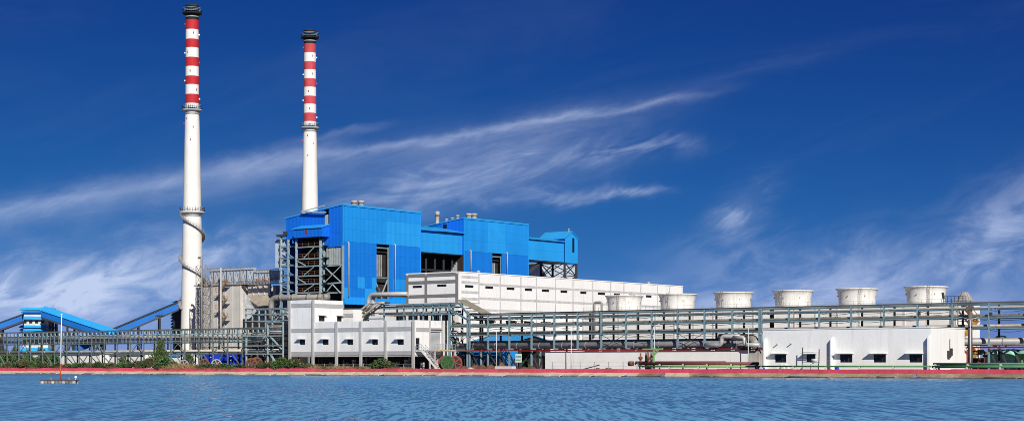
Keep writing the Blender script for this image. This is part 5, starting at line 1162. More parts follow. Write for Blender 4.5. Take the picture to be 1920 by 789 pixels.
pipe('lagged_pipe', 'dark lagged pipe behind the thickest pipe on the lowest rack level', [(xp(880, 283.3), 283.3, 6.7), (xp(1425, 283.3), 283.3, 6.7)], .36, M_lagd)
pipe('lagged_pipe', 'grey lagged pipe on the second tier of the long rack', [(RX[0] - 4, 280.9, T4 + .43), (xR, 280.9, T4 + .43)], .24, M_lagd, seg=6)
pipe('steam_pipe', 'thin pipe behind the grey lagged pipe on the second tier', [(RX[0] - 4, 282.4, T4 + .36), (xR, 282.4, T4 + .36)], .17, M_cream)
pipe('steam_pipe', 'rear pale pipe on the second tier of the long rack', [(RX[0] - 1, 283.4, T4 + .38), (xR, 283.4, T4 + .38)], .2, M_lag)
for yy, zz, r, m, lab in ((280.9, T1 + .28, .12, M_steel_dark, 'front dark conduit on top of the long pipe rack'), (282.2, T2 + .30, .15, M_lagd, 'middle dull conduit under the top rail of the long pipe rack'), (283.3, T2 + .27, .13, M_steel_green, 'rear green grey conduit under the top rail of the long pipe rack')):
    pipe('conduit', lab, [(RX[0], yy, zz), (xR, yy, zz)], r, m, cat='conduit', n=8)
rrc = random.Random(31)
for k, (yy, zz, lab) in enumerate(((280.25, T2 - .25, 'slack black cable hung just under the top rails of the long rack'), (280.2, T3 - .32, 'slack black cable hung under the third tier of the long rack'), (280.2, T4 - .3, 'slack black cable hung under the second tier of the long rack'))):
    c_ = thing('hung_cable', lab, 'cable', (RX[0], yy, zz))
    for x0_, x1_ in zip(RX, RX[1:]):
        if x1_ - x0_ < 1 or rrc.random() < .25: continue
        sg_ = rrc.uniform(.12, .4); b = MB(); b.tube([(x0_ + (x1_ - x0_) * t, yy, zz - sg_ * 4 * t * (1 - t)) for t in (0, .2, .4, .6, .8, 1)], rrc.uniform(.03, .055), 5); b.build('span', M_steel_dark, c_)
for x in RX[2:-2]:
    if rrc.random() < .6: zz = rrc.uniform(6.2, 11); b = MB(); b.box(x + .17, x + .55, RY0 - .22, RY0 + .05, zz, zz + rrc.uniform(.4, .8)); b.build('junction_box', rrc.choice((M_trim, M_steel_dark, M_cream)), RACK)
# corrugated tray cover on the third tier
tr = thing('cable_tray', 'weathered corrugated cable tray cover on the third tier of the long rack', 'cable tray', ((RX[0] + xR) / 2, 281.2, T3))
x = RX[0] - 5; rr = random.Random(9)
while x < xR:
    b = MB(); x1_ = x + 2.4; s = .10 + rr.uniform(0, .08); b.hexa([(x, 280.45, T3 + .24), (x1_ + .1, 280.45, T3 + .24), (x1_ + .1, 282.9, T3 + .24), (x, 282.9, T3 + .24), (x, 280.4, T3 + .42), (x1_ + .1, 280.4, T3 + .42 + s), (x1_ + .1, 282.9, T3 + .5 + s), (x, 282.9, T3 + .5)])
    b.build('cover_sheet', M_tray, tr); x = x1_
# sloping corrugated cover coming down from the raised section
sc_ = thing('sloping_cover', 'brown corrugated cover sloping down from the raised rack to the long rack', 'cable tray', (xp(880, 281), 281, 13))
A0, A1 = Vector((xp(857, 280.6), 280.6, 15.6)), Vector((xp(904, 280.6), 280.6, T1 + .4))
for k in range(6):
    b = MB(); yy = 280.6 + k * .55; b.bar(A0 + Vector((0, k * .55, 0)), A1 + Vector((0, k * .55, 0)), .5, .16 + .08 * (k % 2)); b.build('cover_sheet', M_tray, sc_)
# pipes of the raised section
for yy, zz, r, m, lab in ((280.7, 13.15, .2, M_lagd, 'front lagged pipe on the raised rack above the control building'), (281.9, 13.1, .17, M_cream, 'cream pipe in the middle of the raised rack'), (283.0, 13.2, .25, M_lagd, 'rear thick pipe on the raised rack'), (281.2, 14.55, .15, M_steel_dark, 'upper dark pipe on the raised rack')):
    pipe('rack_pipe', lab, [(UX[0] - 2, yy, zz), (UX[-1] + .5, yy, zz)], r, m)
for k in range(4):
    yy = 279.2 - k * .15; px0 = 716 - k * 9; r = .26 if k % 2 else .2
    A, B, C = PF(px0 + 14, 567.5, yy), PF(px0 + 4, 567.5, yy), PF(px0 - 40, 604, yy)
    pipe('sloping_pipe', ['dark', 'cream', 'brown', 'silver'][k] + ' pipe of the bundle sloping down from the raised rack', bend([A, B, C], .8), r, (M_steel_dark, M_cream, M_tray, M_lag)[k])
for k, px in enumerate((690.5, 699)):
    yy = 300 + k; pts = bend([PF(px, 592, yy), PF(px, 551.5 + k * .5, yy), PF(764, 550.5 + k * 3, yy)], 2.0, 8)
    pipe('steam_pipe', ('outer' if k == 0 else 'inner') + ' silver steam pipe bending over beside the blue boiler house', pts, .46, M_lag, n=14)
b = MB(); pipe('exhaust_pipe', 'short dark exhaust stub beside the silver steam pipes', bend([PF(711, 560, 303), PF(711, 541, 303), PF(706.5, 541, 303)], .5), .42, M_steel_dark)
# expansion loops at the pump house end
yy = 279.1
pipe('expansion_loop', 'silver expansion loop bend left of the white pump house', bend([PF(1322, 646.5, yy), PF(1353, 646.5, yy), PF(1353, 630, yy), PF(1388, 630, yy)], 1.0), .40, M_lag, n=14)
pipe('expansion_loop', 'second silver loop dropping to the red foot beam near the pump house', bend([PF(1375, 632, yy - .6), PF(1396, 632, yy - .6), PF(1396, 646, yy - .6), PF(1424, 646, yy - .6)], 1.0), .36, M_lag, n=14)
ab = thing('large_duct_elbow', 'large dark duct elbow beside the pump house under the second tier', 'duct', (xp(1412, 282), 282, 5))
b = MB(); b.tube(bend([PF(1350, 634, 282.5), PF(1398, 634, 282.5), PF(1410, 634, 281), PF(1420, 648, 280.2)], 1.6, 6), .9, 14); b.build('duct', M_lagd, ab)
for px in (1362, 1374, 1386): p = PF(px, 634, 282.5); b = MB(); b.tube([p - Vector((.15, 0, 0)), p + Vector((.15, 0, 0))], 1.02, 14); b.build('flange', M_lagd, ab)
# big bends next to column 843
for k, (pa, pb, pc, r) in enumerate((((846, 622), (858, 622), (858, 650), .34), ((848, 606), (866, 606), (866, 640), .26), ((851, 588), (851, 612), (868, 612), .22), ((846, 632), (862, 648), (884, 650), .5))):
    yy = 281 + k * .4
    pipe('bent_pipe', ('silver upper elbow', 'cream elbow', 'thin drop pipe', 'fat grey elbow')[k] + ' beside the tall column of the raised rack', bend([PF(*pa, yy), PF(*pb, yy), PF(*pc, yy)], .9), r, (M_lag, M_cream, M_brown, M_lagd)[k])

# whitewashed wall below the rack
def make_lower_wall():
    y0 = RY0 - .35; x0, x1 = xp(1022, y0), xp(1405, y0)
    e = thing('retaining_wall', 'whitewashed stained retaining wall under the red foot beam', 'wall', ((x0 + x1) / 2, y0, GZ))
    n = 12
    for i in range(n):
        a, c = x0 + (x1 - x0) * i / n, x0 + (x1 - x0) * (i + 1) / n; b = MB(); b.box(a + .008, c - .008, y0, y0 + .45, GZ, RB - .22); b.build('wall_panel', M_concwall, e)
    c = thing('concrete_pier', 'dark stained concrete pier between white retaining wall and pump house', 'wall', (xp(1414, y0), y0, GZ))
    b = MB(); b.box(x1 + .02, xp(1424, y0), y0 - .1, y0 + 3, GZ, RB - .22); b.build('pier', mat('stained_pier', (0.42, 0.40, 0.35), 0.9, var=.2, ns=.6, fine=.15, streak=.6), c)
make_lower_wall()

# ------------------------------------------------------------------ left pipe bridge
def make_left_rack():
    y0, y1 = 270.0, 273.2
    xa_, xb_ = xp(-50, y0), xp(540, y0); zt, zb, zr = 10.2, 7.2, 4.65
    e = thing('pipe_bridge', 'long grey green truss pipe bridge running left along the pond', 'pipe rack', ((xa_ + xb_) / 2, y0, GZ))
    n = int((xb_ - xa_) / 4.7)
    for yy in (y0, y1):
        for z, h in ((zt, .26), (zb, .24), (zr, .24)):
            for i in range(n):
                a, c = xa_ + (xb_ - xa_) * i / n, xa_ + (xb_ - xa_) * (i + 1) / n; b = MB(); b.ibeam((a + .13, yy, z), (c - .13, yy, z), .2, h); b.build('chord', M_steel_green, e)
    for i in range(n + 1):
        x = xa_ + (xb_ - xa_) * i / n
        for yy in (y0, y1):
            b = MB(); b.ibeam((x, yy, GZ), (x, yy, zt + .15), .24, .24); b.build('column', M_steel_green if yy == y0 else M_steel_dark, e)
        for z in (zt, zb, zr): b = MB(); b.bar((x, y0 + .2, z), (x, y1 - .2, z), .22); b.build('cross_beam', M_steel_green, e)
        if i < n:
            x2 = xa_ + (xb_ - xa_) * (i + 1) / n; xm = (x + x2) / 2; w = x2 - x
            for k in (1, 2):
                xx = x + w * k / 3; b = MB(); b.bar((xx, y0, zb + .1), (xx, y0, zt - .1), .14); b.build('hanger', M_steel_green, e)
                b = MB(); b.bar((xx + .3, y1, zb + .1), (xx + .3, y1, zt - .1), .16); b.build('hanger', M_steel_dark, e)
            b = MB()
            if i % 2: b.bar((x, y0, GZ + .1), (xm + .8, y0, zr - .2), .17)
            else: b.bar((x2, y0, GZ + .1), (xm - .8, y0, zr - .2), .17)
            b.build('brace', M_steel_green, e)
            if i % 3 == 1:
                b = MB(); b.bar((x, y0 + .05, zr + .2), (xm, y0 + .05, zb - .2), .14); b.bar((xm, y0 + .05, zb - .2), (x2, y0 + .05, zr + .2), .14); b.build('brace', M_steel_green, e)
            b = MB(); b.bar((x2, y1, GZ + .1), (x, y1, zr - .2), .15); b.build('brace', M_steel_dark, e)
            for k in range(3):                                     # small hangers under the top chord
                xx = x + w * (k + .5) / 3; b = MB(); b.tube(bend([(xx - .35, y0 - .1, zt - .35), (xx - .35, y0 - .1, zt - 1.0), (xx + .3, y0 - .1, zt - 1.0)], .25, 3), .07, 6); b.build('hook_pipe', M_cream if k % 2 else M_bluerail, e)
    for k in range(6):
        zz = zb + .35 + k * .31; yy = y0 + .35 + (k % 3) * .75
        pipe('bridge_pipe', ['lowest', 'second lowest', 'third lowest', 'third highest', 'second highest', 'highest'][k] + ' of six thin pipes inside the long pipe bridge', [(xa_, yy, zz), (xb_ - 8, yy, zz)], .10 + .03 * (k % 2), (M_steel_green, M_cream, M_steel, M_lagd, M_cream, M_steel)[k], n=8, group='thin pipes in the pipe bridge')
    pipe('cream_pipe', 'thick cream pipe on the lower beam of the long pipe bridge', [(xa_, y0 + .9, zr + .62), (xb_, y0 + .9, zr + .62)], .33, M_cream, seg=7)
    pipe('lagged_pipe', 'dark pipe behind the thick cream pipe on the pipe bridge', [(xa_, y0 + 2.2, zr + .5), (xb_, y0 + 2.2, zr + .5)], .26, M_lagd)
    # taller frame at its right end with bent pipes
    t = thing('pipe_tower', 'tall pale blue steel frame with bent pipes left of the control building', 'pipe rack', (xp(500, 274), 274, GZ))
    fr = [461, 473.5, 486, 498, 510.5, 531]; zz1 = 14.6
    for yy in (274.2, 278):
        for i, p in enumerate(fr):
            x = xp(p, 274.2); b = MB(); b.ibeam((x, yy, GZ if i in (0, 3, 5) else 10.3), (x, yy, zz1 + .1), .24, .24); b.build('column', M_steel_pale if yy < 275 else M_steel_dark, t)
        for z in (zz1, 13.4, 11.9, 10.4): b = MB(); b.ibeam((xp(460, 274.2), yy - .2, z), (xp(541, 274.2), yy - .2, z), .18, .2); b.build('beam', M_steel_pale if yy < 275 else M_steel, t)
    for i, p in enumerate((462, 502, 531)):
        x = xp(p, 267.5); b = MB(); b.ibeam((x, 267.5, GZ), (x, 267.5, 8.6 if i == 0 else 11.4), .28, .28); b.build('column', M_steel_pale, t)
    for z, a in ((11.3, 501), (8.4, 461), (6.3, 461), (4.5, 461)):
        b = MB(); b.ibeam((xp(a, 267.5), 267.2, z), (xp(531, 267.5), 267.2, z), .2, .22); b.build('beam', M_steel_pale, t)
    b = MB(); b.bar((xp(508, 267.5), 267.4, 4.4), (xp(525, 267.5), 267.4, GZ), .3); b.bar((xp(508, 267.5), 267.4, 8.2), (xp(529, 267.5), 267.4, 5.5), .25); b.build('brace', M_steel_pale, t)
    for k in range(6):
        z0 = 7.3 + .34 * k; pts = bend([(xp(470, 268), 268 + k * .15, z0), (xp(492 - k * .5, 268), 268 + k * .15, z0), (xp(503, 268), 268 + k * .15, z0 + 1.7), (xp(542, 268), 268 + k * .15, z0 + 1.7)], .5, 3)
        pipe('bent_pipe', ['lowest', 'second lowest', 'third lowest', 'third highest', 'second highest', 'highest'][k] + ' cranked pipe in the lower half of the pale frame', pts, .12, (M_lagd, M_cream, M_steel_green)[k % 3], n=8, group='cranked pipes in the pale frame')
    for k in range(6):
        z0 = 10.8 + .30 * k; pts = bend([(xp(506, 275), 274.6 + k * .2, z0), (xp(513 + k, 275), 274.6 + k * .2, z0), (xp(524 + k, 275), 274.6 + k * .2, z0 + 2.0), (xp(543, 275), 274.6 + k * .2, z0 + 2.0)], .5, 3)
        pipe('bent_pipe', ['lowest', 'second lowest', 'third lowest', 'third highest', 'second highest', 'highest'][k] + ' cranked pipe near the top of the pale frame', pts, .12, (M_cream, M_lagd, M_steel)[k % 3], n=8, group='upper cranked pipes in the pale frame')
    b = thing('plant_room', 'dark open plant room seen behind the pale pipe frame', 'building', (xp(505, 282), 282, GZ))
    m = MB(); m.box(xp(455, 284), xp(545, 284), 284, 288, GZ, 12.8); m.build('wall', M_casing, b)
make_left_rack()

# ------------------------------------------------------------------ yard sheds, containers and tanks
def shed(label, px0, px1, y, pyt, pye, depth_, wallm, roofm, name='shed'):
    x0, x1 = xp(px0, y), xp(px1, y); ze, zr = zp(pye, (x0 + x1) / 2, y), zp(pyt, (x0 + x1) / 2, y)
    e = thing(name, label, 'shed', ((x0 + x1) / 2, y, GZ))
    n = max(3, int((x1 - x0) / 3))
    for i in range(n):
        a, c = x0 + (x1 - x0) * i / n, x0 + (x1 - x0) * (i + 1) / n; b = MB(); b.box(a + .01, c - .01, y, y + .15, GZ, ze); b.build('wall_sheet', wallm, e)
        b = MB(); b.hexa([(a, y - .4, ze - .05), (c - .02, y - .4, ze - .05), (c - .02, y + depth_ / 2, zr), (a, y + depth_ / 2, zr), (a, y - .4, ze + .1), (c - .02, y - .4, ze + .1), (c - .02, y + depth_ / 2, zr + .15), (a, y + depth_ / 2, zr + .15)]); b.build('roof_sheet', roofm, e)
    b = MB(); b.prism([(x1, y + .16, GZ), (x1, y + depth_, GZ), (x1, y + depth_, ze), (x1, y + depth_ / 2, zr - .06), (x1, y + .16, ze)], (-.15, 0, 0)); b.prism([(x0, y + .16, GZ), (x0, y + depth_, GZ), (x0, y + depth_, ze), (x0, y + depth_ / 2, zr - .06), (x0, y + .16, ze)], (.15, 0, 0)); b.build('gable', wallm, e)
    b = MB(); b.hexa([(x0, y + depth_ / 2 + .01, zr), (x1, y + depth_ / 2 + .01, zr), (x1, y + depth_ + .4, ze - .05), (x0, y + depth_ + .4, ze - .05), (x0, y + depth_ / 2 + .01, zr + .15), (x1, y + depth_ / 2 + .01, zr + .15), (x1, y + depth_ + .4, ze + .1), (x0, y + depth_ + .4, ze + .1)]); b.build('roof_back', roofm, e)
    return e
shed('long white shed with blue roof behind the pipe bridge', 104, 188, 300, 657, 664, 9, M_white, M_blue_roof)
shed('white shed with bright blue roof strip left of the bushy tree', 205, 272, 292, 659, 665, 8, M_white, M_blue_roof)
shed('small white hut left of the blue containers', 318, 340, 290, 661, 667, 6, M_white, M_blue_roof)
shed('blue sheet shed under the rack near the earth heaps', 858, 938, 290, 646, 652, 6, M_blue_up, M_blue_roof)
def open_shed():
    y = 306; x0, x1 = xp(884, y), xp(972, y); e = thing('open_shed', 'open sided shed with blue gable roof behind the long pipe rack', 'shed', ((x0 + x1) / 2, y + 5, GZ))
    ze, zr = zp(639, x1, y), zp(628.5, x1, y); yr = y + 6
    for s, (ya, yb) in enumerate(((y - .4, yr), (y + 12.4, yr))):
        b = MB(); b.hexa([(x0, ya, ze), (x1, ya, ze), (x1, yb, zr), (x0, yb, zr), (x0, ya, ze + .12), (x1, ya, ze + .12), (x1, yb, zr + .12), (x0, yb, zr + .12)]); b.build('roof', M_blue_roof, e)
    b = MB(); b.prism([(x1 - .6, y, ze), (x1 - .6, y + 12, ze), (x1 - .6, yr, zr - .1)], (-.1, 0, 0)); b.build('gable', M_casing, e)
    for i in range(5):
        x = x0 + .4 + (x1 - x0 - .8) * i / 4
        for yy in (y, y + 12): b = MB(); b.bar((x, yy, GZ), (x, yy, ze), .25); b.build('post', M_steel_dark, e)
    b = MB(); b.bar((x1 - .3, y - .2, ze + .05), (x1 - .3, y + 12, ze + .05), .25); b.build('tie', M_white, e)
    b = MB(); b.box(x0, x1, y + 11, y + 11.2, GZ, ze - .2); b.build('back_sheet', M_casing, e)
open_shed()
def container(px0, px1, pyt, y, label, m):
    x0, x1 = xp(px0, y), xp(px1, y); z = zp(pyt, x0, y); e = thing('container', label, 'container', ((x0 + x1) / 2, y, GZ), 'blue containers under the pipe bridge')
    b = MB(); b.box(x0, x1, y, y + 2.4, GZ + .1, z); b.build('body', m, e)
    n = int((x1 - x0) / .45)
    for i in range(n): a = x0 + .15 + (x1 - x0 - .3) * i / n; c = MB(); c.box(a, a + .2, y - .06, y - .002, GZ + .3, z - .2); c.build('rib', m, e)
    for xx in (x0, x1 - .15): c = MB(); c.box(xx, xx + .15, y - .09, y - .061, GZ + .1, z); c.build('corner_post', m, e)
    c = MB(); c.box((x0 + x1) / 2 + .3, (x0 + x1) / 2 + .8, y - .1, y - .07, z - 1.0, z - .75); c.build('plate', M_signw, e)
container(383, 402, 662, 283, 'farther left vivid blue container under the pipe bridge', M_blue_box)
container(414, 446, 661, 281, 'larger right vivid blue container under the pipe bridge', M_blue_box)
container(426, 432, 668, 279.5, 'narrow blue cabinet in front of the larger container', M_blue_box)
def tank(px, y, label, r=1.45):
    x = xp(px, y); e = thing('mint_tank', label, 'tank', (x, y + 3, GZ), 'mint green pressure tanks'); zc = GZ + .75 + r
    b = MB(); pts, rs = [], []
    for k in range(7): a = math.pi / 2 * k / 6; pts.append((x, y - .55 * math.cos(a), zc)); rs.append(max(.05, r * math.sin(a)))
    for k in range(7): a = math.pi / 2 * k / 6; pts.append((x, y + 6 + .55 * math.sin(a), zc)); rs.append(max(.05, r * math.cos(a)))
    b.tube(pts, rs, 24); b.build('shell', M_mint, e)
    for yy in (y + 1.2, y + 4.8): b = MB(); b.box(x - 1.0, x + 1.0, yy - .2, yy + .2, GZ, zc - r * .72); b.build('saddle', M_mint, e)
    for yy in (y + .6, y + 3, y + 5.4): b = MB(); b.tube([(x, yy - .05, zc), (x, yy + .05, zc)], r * 1.012, 24); b.build('weld_band', M_mint, e)
    b = MB(); b.tube([(x + r + .3, y - .2, GZ), (x + r + .3, y - .2, zc + .6)], .14, 8); b.build('drain_pipe', M_greenlt, e)
for px, lab in ((1862, 'mint green tank nearest the concrete pole'), (1889, 'middle mint green tank behind the rack columns'), (1921, 'mint green tank at the right picture edge')): tank(px, 285.2, lab)
pipe('mint_pipe', 'looped mint green pipe arching over the thick rack pipe', bend([PF(1868, 650, 287), PF(1868, 629.5, 287), PF(1886, 629.5, 287), PF(1886, 650, 287)], .5), .17, M_mint)
pipe('yellow_pipe', 'pale yellow green pipe beside the concrete pole', [PF(1822, 663.5, 285), PF(1842, 663, 285)], .15, M_greenlt)
pipe('green_pipe', 'bent pale green pipe in front of the mint tanks', bend([PF(1905, 665, 284), PF(1916, 665, 284), PF(1916, 682, 284)], .4), .2, M_greenlt)
def valve_skid():
    e = thing('valve_skid', 'rusty valve skid with pipes between concrete pole and tanks', 'machinery', (xp(1832, 284), 284, GZ)); rr = random.Random(8)
    for i in range(9):
        p = PF(rr.uniform(1824, 1846), rr.uniform(655, 682), 284 + rr.uniform(0, 3)); q = p + Vector((rr.uniform(.5, 2), rr.uniform(-.5, .5), rr.choice((0, 0, .9)))); b = MB(); b.tube([p, q], rr.uniform(.1, .22), 8); b.build('pipe', rr.choice((M_rust, M_lagd, M_orange, M_steel_dark)), e)
    b = MB(); b.box(xp(1822, 286), xp(1850, 286), 286, 288, GZ, GZ + 2.2); b.build('pump_block', M_steel_dark, e)
    for p in (1823, 1834, 1846): x = xp(p, 283.5); b = MB(); b.bar((x, 283.5, GZ), (x, 283.5, 4.4), .16); b.build('frame_post', M_rust, e)
    b = MB(); b.bar((xp(1823, 283.5), 283.5, 4.4), (xp(1846, 283.5), 283.5, 4.4), .16); b.build('frame_beam', M_rust, e)
valve_skid()
b = thing('red_post', 'red painted post at the corner of the white pump house', 'post', (xp(1813, 277), 277, GZ))
m = MB(); m.box(xp(1812, 277), xp(1814, 277), 277, 277.25, GZ, 4.6); m.build('post', M_redbeam, b)

# ------------------------------------------------------------------ pipes along the parapet
def low_pipe(label, px0, px1, py, y, r, m, sup=True):
    x0, x1 = xp(px0, y), xp(px1, y); z = zp(py, (x0 + x1) / 2, y); e = thing('low_pipe', label, 'pipe', ((x0 + x1) / 2, y, z))
    b = MB(); b.tube([(x0, y, z), (x1, y, z)], r, 10); b.build('tube', m, e)
    if sup:
        n = max(2, int((x1 - x0) / 5.2))
        for i in range(n + 1): x = x0 + .4 + (x1 - x0 - .8) * i / n; b = MB(); b.box(x - .14, x + .14, y - r - .05, y + r + .05, GZ, z - r * .2); b.build('support', M_conc, e)
low_pipe('thin green pipe along the parapet below the pump house windows', 1424, 1746, 686.2, 259.2, .14, M_green)
low_pipe('dark green pipe on short supports right of the pump house', 1748, 1945, 687.2, 258.6, .20, M_green)
low_pipe('grey green pipe above the dark green pipe at the right edge', 1750, 1945, 681.3, 259.2, .16, M_greenbl)
low_pipe('rear green pipe behind the grey green one at the right edge', 1756, 1945, 684.0, 260.2, .14, M_green)
low_pipe('red brown pipe in front of the whitewashed wall', 1192, 1422, 681.2, 272, .30, M_redpipe)
low_pipe('light green pipe just under the red brown pipe', 1200, 1425, 686.5, 271.2, .16, M_greenlt)
low_pipe('second red brown pipe behind the first one', 1192, 1360, 678.6, 274, .22, M_redpipe, False)
def valve_station():
    y = 273.2; e = thing('valve_station', 'dark valve station with light green portal at the whitewashed wall', 'machinery', (xp(1215, y), y, GZ))
    for px in (1201, 1216): p = PF(px, 690, y); b = MB(); b.lathe((p.x, p.y, GZ), [(.35, 0), (.35, .8), (.2, .9), (.2, 2.0), (.4, 2.1), (.4, 2.5), (.15, 2.6), (.15, 3.2)], 12); b.build('valve', M_rust, e)
    for px in (1212, 1222): x = xp(px, y + 1); b = MB(); b.box(x - .2, x + .2, y + .8, y + 1.2, GZ, 4.4); b.build('pier', M_lagd, e)
    x = xp(1226, y - .6); b = MB(); b.bar((x, y - .6, GZ), (x, y - .6, 4.9), .28); b.build('portal_post', M_greenlt, e)
    b = MB(); b.bar((xp(1205, y - .6), y - .6, 5.02), (xp(1242, y - .6), y - .6, 5.02), .24, .26); b.build('portal_beam', M_greenlt, e)
    b = MB(); b.bar((x, y - .6, 3.9), (xp(1236, y - .6), y - .6, 4.9), .18); b.build('knee_brace', M_greenlt, e)
    b = MB(); b.tube([(xp(1186, y), y - 1.2, zp(681, -180, y)), (xp(1194, y), y - 1.2, zp(681, -180, y))], .45, 12); b.build('flange', M_redpipe, e)
valve_station()

# ------------------------------------------------------------------ lamp posts
def lamp(px, pyt, y, double=True, label=''):
    x = xp(px, y); e = thing('lamp_post', label, 'lamp post', (x, y, GZ), 'white street lamps along the rack'); z = zp(pyt, x, y)
    b = MB(); b.tube([(x, y, GZ), (x, y, z - .6)], [.10, .06], 8); b.build('pole', M_lamp, e)
    for s in ((1, -1) if double else (1,)):
        q = Vector((x + s * 1.5, y, z)); b = MB(); b.tube(bend([(x, y, z - .8), (x, y, z - .45), q], .3, 3), .045, 6); a = b.build('arm', M_lamp, e)
        b = MB(); b.hexa([q + Vector((-.1, -.12, -.06)), q + Vector((s * .55, -.12, .0)), q + Vector((s * .55, .12, .0)), q + Vector((-.1, .12, -.06)), q + Vector((-.1, -.12, .06)), q + Vector((s * .55, -.1, .12)), q + Vector((s * .55, .1, .12)), q + Vector((-.1, .12, .06))]); b.build('lamp_head', M_lens, a)
for px, py, lab in ((931, 618, 'double armed lamp post in front of the blue shed'), (1071, 616, 'double armed lamp post at the whitewashed wall, left of the valve station'), (1227, 606, 'double armed lamp post right beside the light green portal'), (1403, 607, 'double armed lamp post at the dark concrete pier'), (1603, 600, 'lamp post showing above the pump house roof'), (1819.5, 594, 'double armed lamp post in front of the concrete pole')):
    lamp(px, py, 277.5 if px < 1800 else 277.0, True, lab)
def floodmast():
    p = PD(300, 690, 470); e = thing('floodlight_mast', 'dark floodlight mast in front of the long conveyor gallery', 'lamp post', (p.x, p.y, GZ)); z = EYE + (HOR - 592) * 470 / FOC
    b = MB(); b.tube([(p.x, p.y, GZ), (p.x, p.y, z)], [.25, .12], 8); b.build('mast', M_steel_dark, e)
    for k in range(6): a = k * math.pi / 3; b = MB(); q = Vector((p.x + .75 * math.cos(a), p.y + .75 * math.sin(a), z + .1)); b.bar(q, q + Vector((.5 * math.cos(a), .5 * math.sin(a), -.2)), .45, .3); b.build('floodlight', M_steel_dark, e)
floodmast()

# ------------------------------------------------------------------ cable drums
def drum(px, y, r, w, ang, m, m2, label, z0=GZ):
    x = xp(px, y); e = thing('cable_drum', label, 'cable drum', (x, y, z0), 'cable drums near the parapet'); e.rotation_euler[2] = 0
    ax = Vector((math.cos(ang), math.sin(ang), 0)); up = Vector((0, 0, 1)); sd = ax.cross(up); c = Vector((x, y, z0 + r))
    for s, mm in ((-1, m), (1, m2)):
        b = MB(); cc = c + ax * s * w / 2
        n = 28; v = []
        for q, t in ((r, -.06), (r, .06), (r * .80, .06), (r * .80, -.06)): v.append((q, t))
        base = len(b.v)
        for k in range(n):
            a = 2 * math.pi * k / n; rad_ = sd * math.cos(a) + up * math.sin(a)
            for q, t in v: b.v.append(tuple(cc + rad_ * q + ax * t * s))
        for k in range(n):
            for j in range(4): b.f.append((base + k * 4 + j, base + k * 4 + (j + 1) % 4, base + ((k + 1) % n) * 4 + (j + 1) % 4, base + ((k + 1) % n) * 4 + j)); b.sm.append(False)
        fo = b.build('flange', mm, e)
        b = MB(); b.tube([cc - ax * s * .05, cc + ax * s * .02], r * .80, 28); b.build('web', M_webg if mm is M_drumg else M_casing, fo)
        for k in range(3):
            a = math.pi * k / 3 + .3; d = sd * math.cos(a) + up * math.sin(a); b = MB(); b.bar(cc + ax * s * .05 - d * r * .81, cc + ax * s * .05 + d * r * .81, .2, .1, up=ax); b.build('spoke', mm, fo)
    b = MB(); b.tube([c - ax * w / 2, c + ax * w / 2], r * .55, 18); b.build('barrel', M_rust if m is not M_drumg else M_drumg, e)
drum(836.5, 259.6, 1.42, 1.5, -0.55, M_drumr, M_drumg, 'green flanged cable drum at the foot of the access stair')
drum(853, 261.4, 1.42, 1.2, -0.9, M_drumr, M_drumr, 'red cable drum just behind the green one')
drum(471, 262, 1.25, 1.1, -.75, M_rust, M_rust, 'rusty cable drum nearest the control building')
drum(481, 264, 1.35, 1.1, -.75, M_rust, M_rust, 'larger rusty cable drum behind the nearest rusty one')
drum(406, 262, 1.15, 1.0, -.75, M_rust, M_lagd, 'grey rimmed cable drum in front of the blue containers')
drum(383, 264, 1.2, 1.0, -.8, M_rust, M_rust, 'rusty cable drum beside the dry grass')
drum(345, 268, 1.1, 1.0, -.8, M_steel_dark, M_lagd, 'dark cable drum behind the dry grass')

# ------------------------------------------------------------------ earth heaps, debris, fences
def heap(px0, px1, y, h, label, m=M_dirt, seed=1):
    x0, x1 = xp(px0, y), xp(px1, y); rr = random.Random(seed); nx, ny = 26, 8; b = MB(); W = (x1 - x0); g = []
    ph = [rr.uniform(0, 6.28) for _ in range(6)]
    for j in range(ny + 1):
        for i in range(nx + 1):
            u, v = i / nx, j / ny * 2 - 1; f = max(0, math.sin(math.pi * u)) ** .7 * (1 - v * v)
            q = .6 + .25 * math.sin(u * 9 + ph[0]) + .2 * math.sin(u * 17 + ph[1] + v * 2) + rr.uniform(-.06, .06)
            g.append((x0 + W * u, y + v * 1.8, GZ - .05 + h * max(0, f * q)))
    b.v = g
    for j in range(ny):
        for i in range(nx): k = j * (nx + 1) + i; b.f.append((k, k + 1, k + nx + 2, k + nx + 1)); b.sm.append(True)
    o = b.build('earth_heap', m); tag(o, label, 'earth heap', 'earth heaps behind the parapet')
heap(856, 884, 262, 1.3, 'low brown earth heap right of the red cable drum', seed=1)
heap(884, 928, 262.5, 1.9, 'tallest brown earth heap below the blue shed', seed=2)
heap(922, 952, 262, 1.7, 'dark brown earth heap ending at the concrete slab', seed=3)
heap(962, 1008, 262, 1.1, 'flat brown earth heap below the green sign', seed=4)
o = MB(); o.box(xp(928, 260), xp(960, 260), 260, 261.2, GZ, GZ + .75); tag(o.build('concrete_slab', M_conc), 'low grey concrete slab between the earth heaps', 'slab')
sg = thing('notice_board', 'white notice board with green lettering under the rack', 'sign', (xp(972, 275), 275, GZ))
x = xp(972, 275); b = MB(); b.box(x - .75, x + .75, 275, 275.08, 2.6, 4.3); b.build('board', M_signw, sg)
for s in (-.6, .6): b = MB(); b.bar((x + s, 275.15, GZ), (x + s, 275.15, 4.2), .1); b.build('post', M_steel_dark, sg)
rr = random.Random(12)
for j, z in enumerate((3.75, 3.1)):
    xx = x - .6
    for k in range(6): w = rr.uniform(.1, .2); b = MB(); b.box(xx, xx + w, 274.985, 274.998, z - .17, z + .17 * rr.choice((.4, 1, 1))); b.build('letter_stroke', M_signg, sg); xx += w + .06
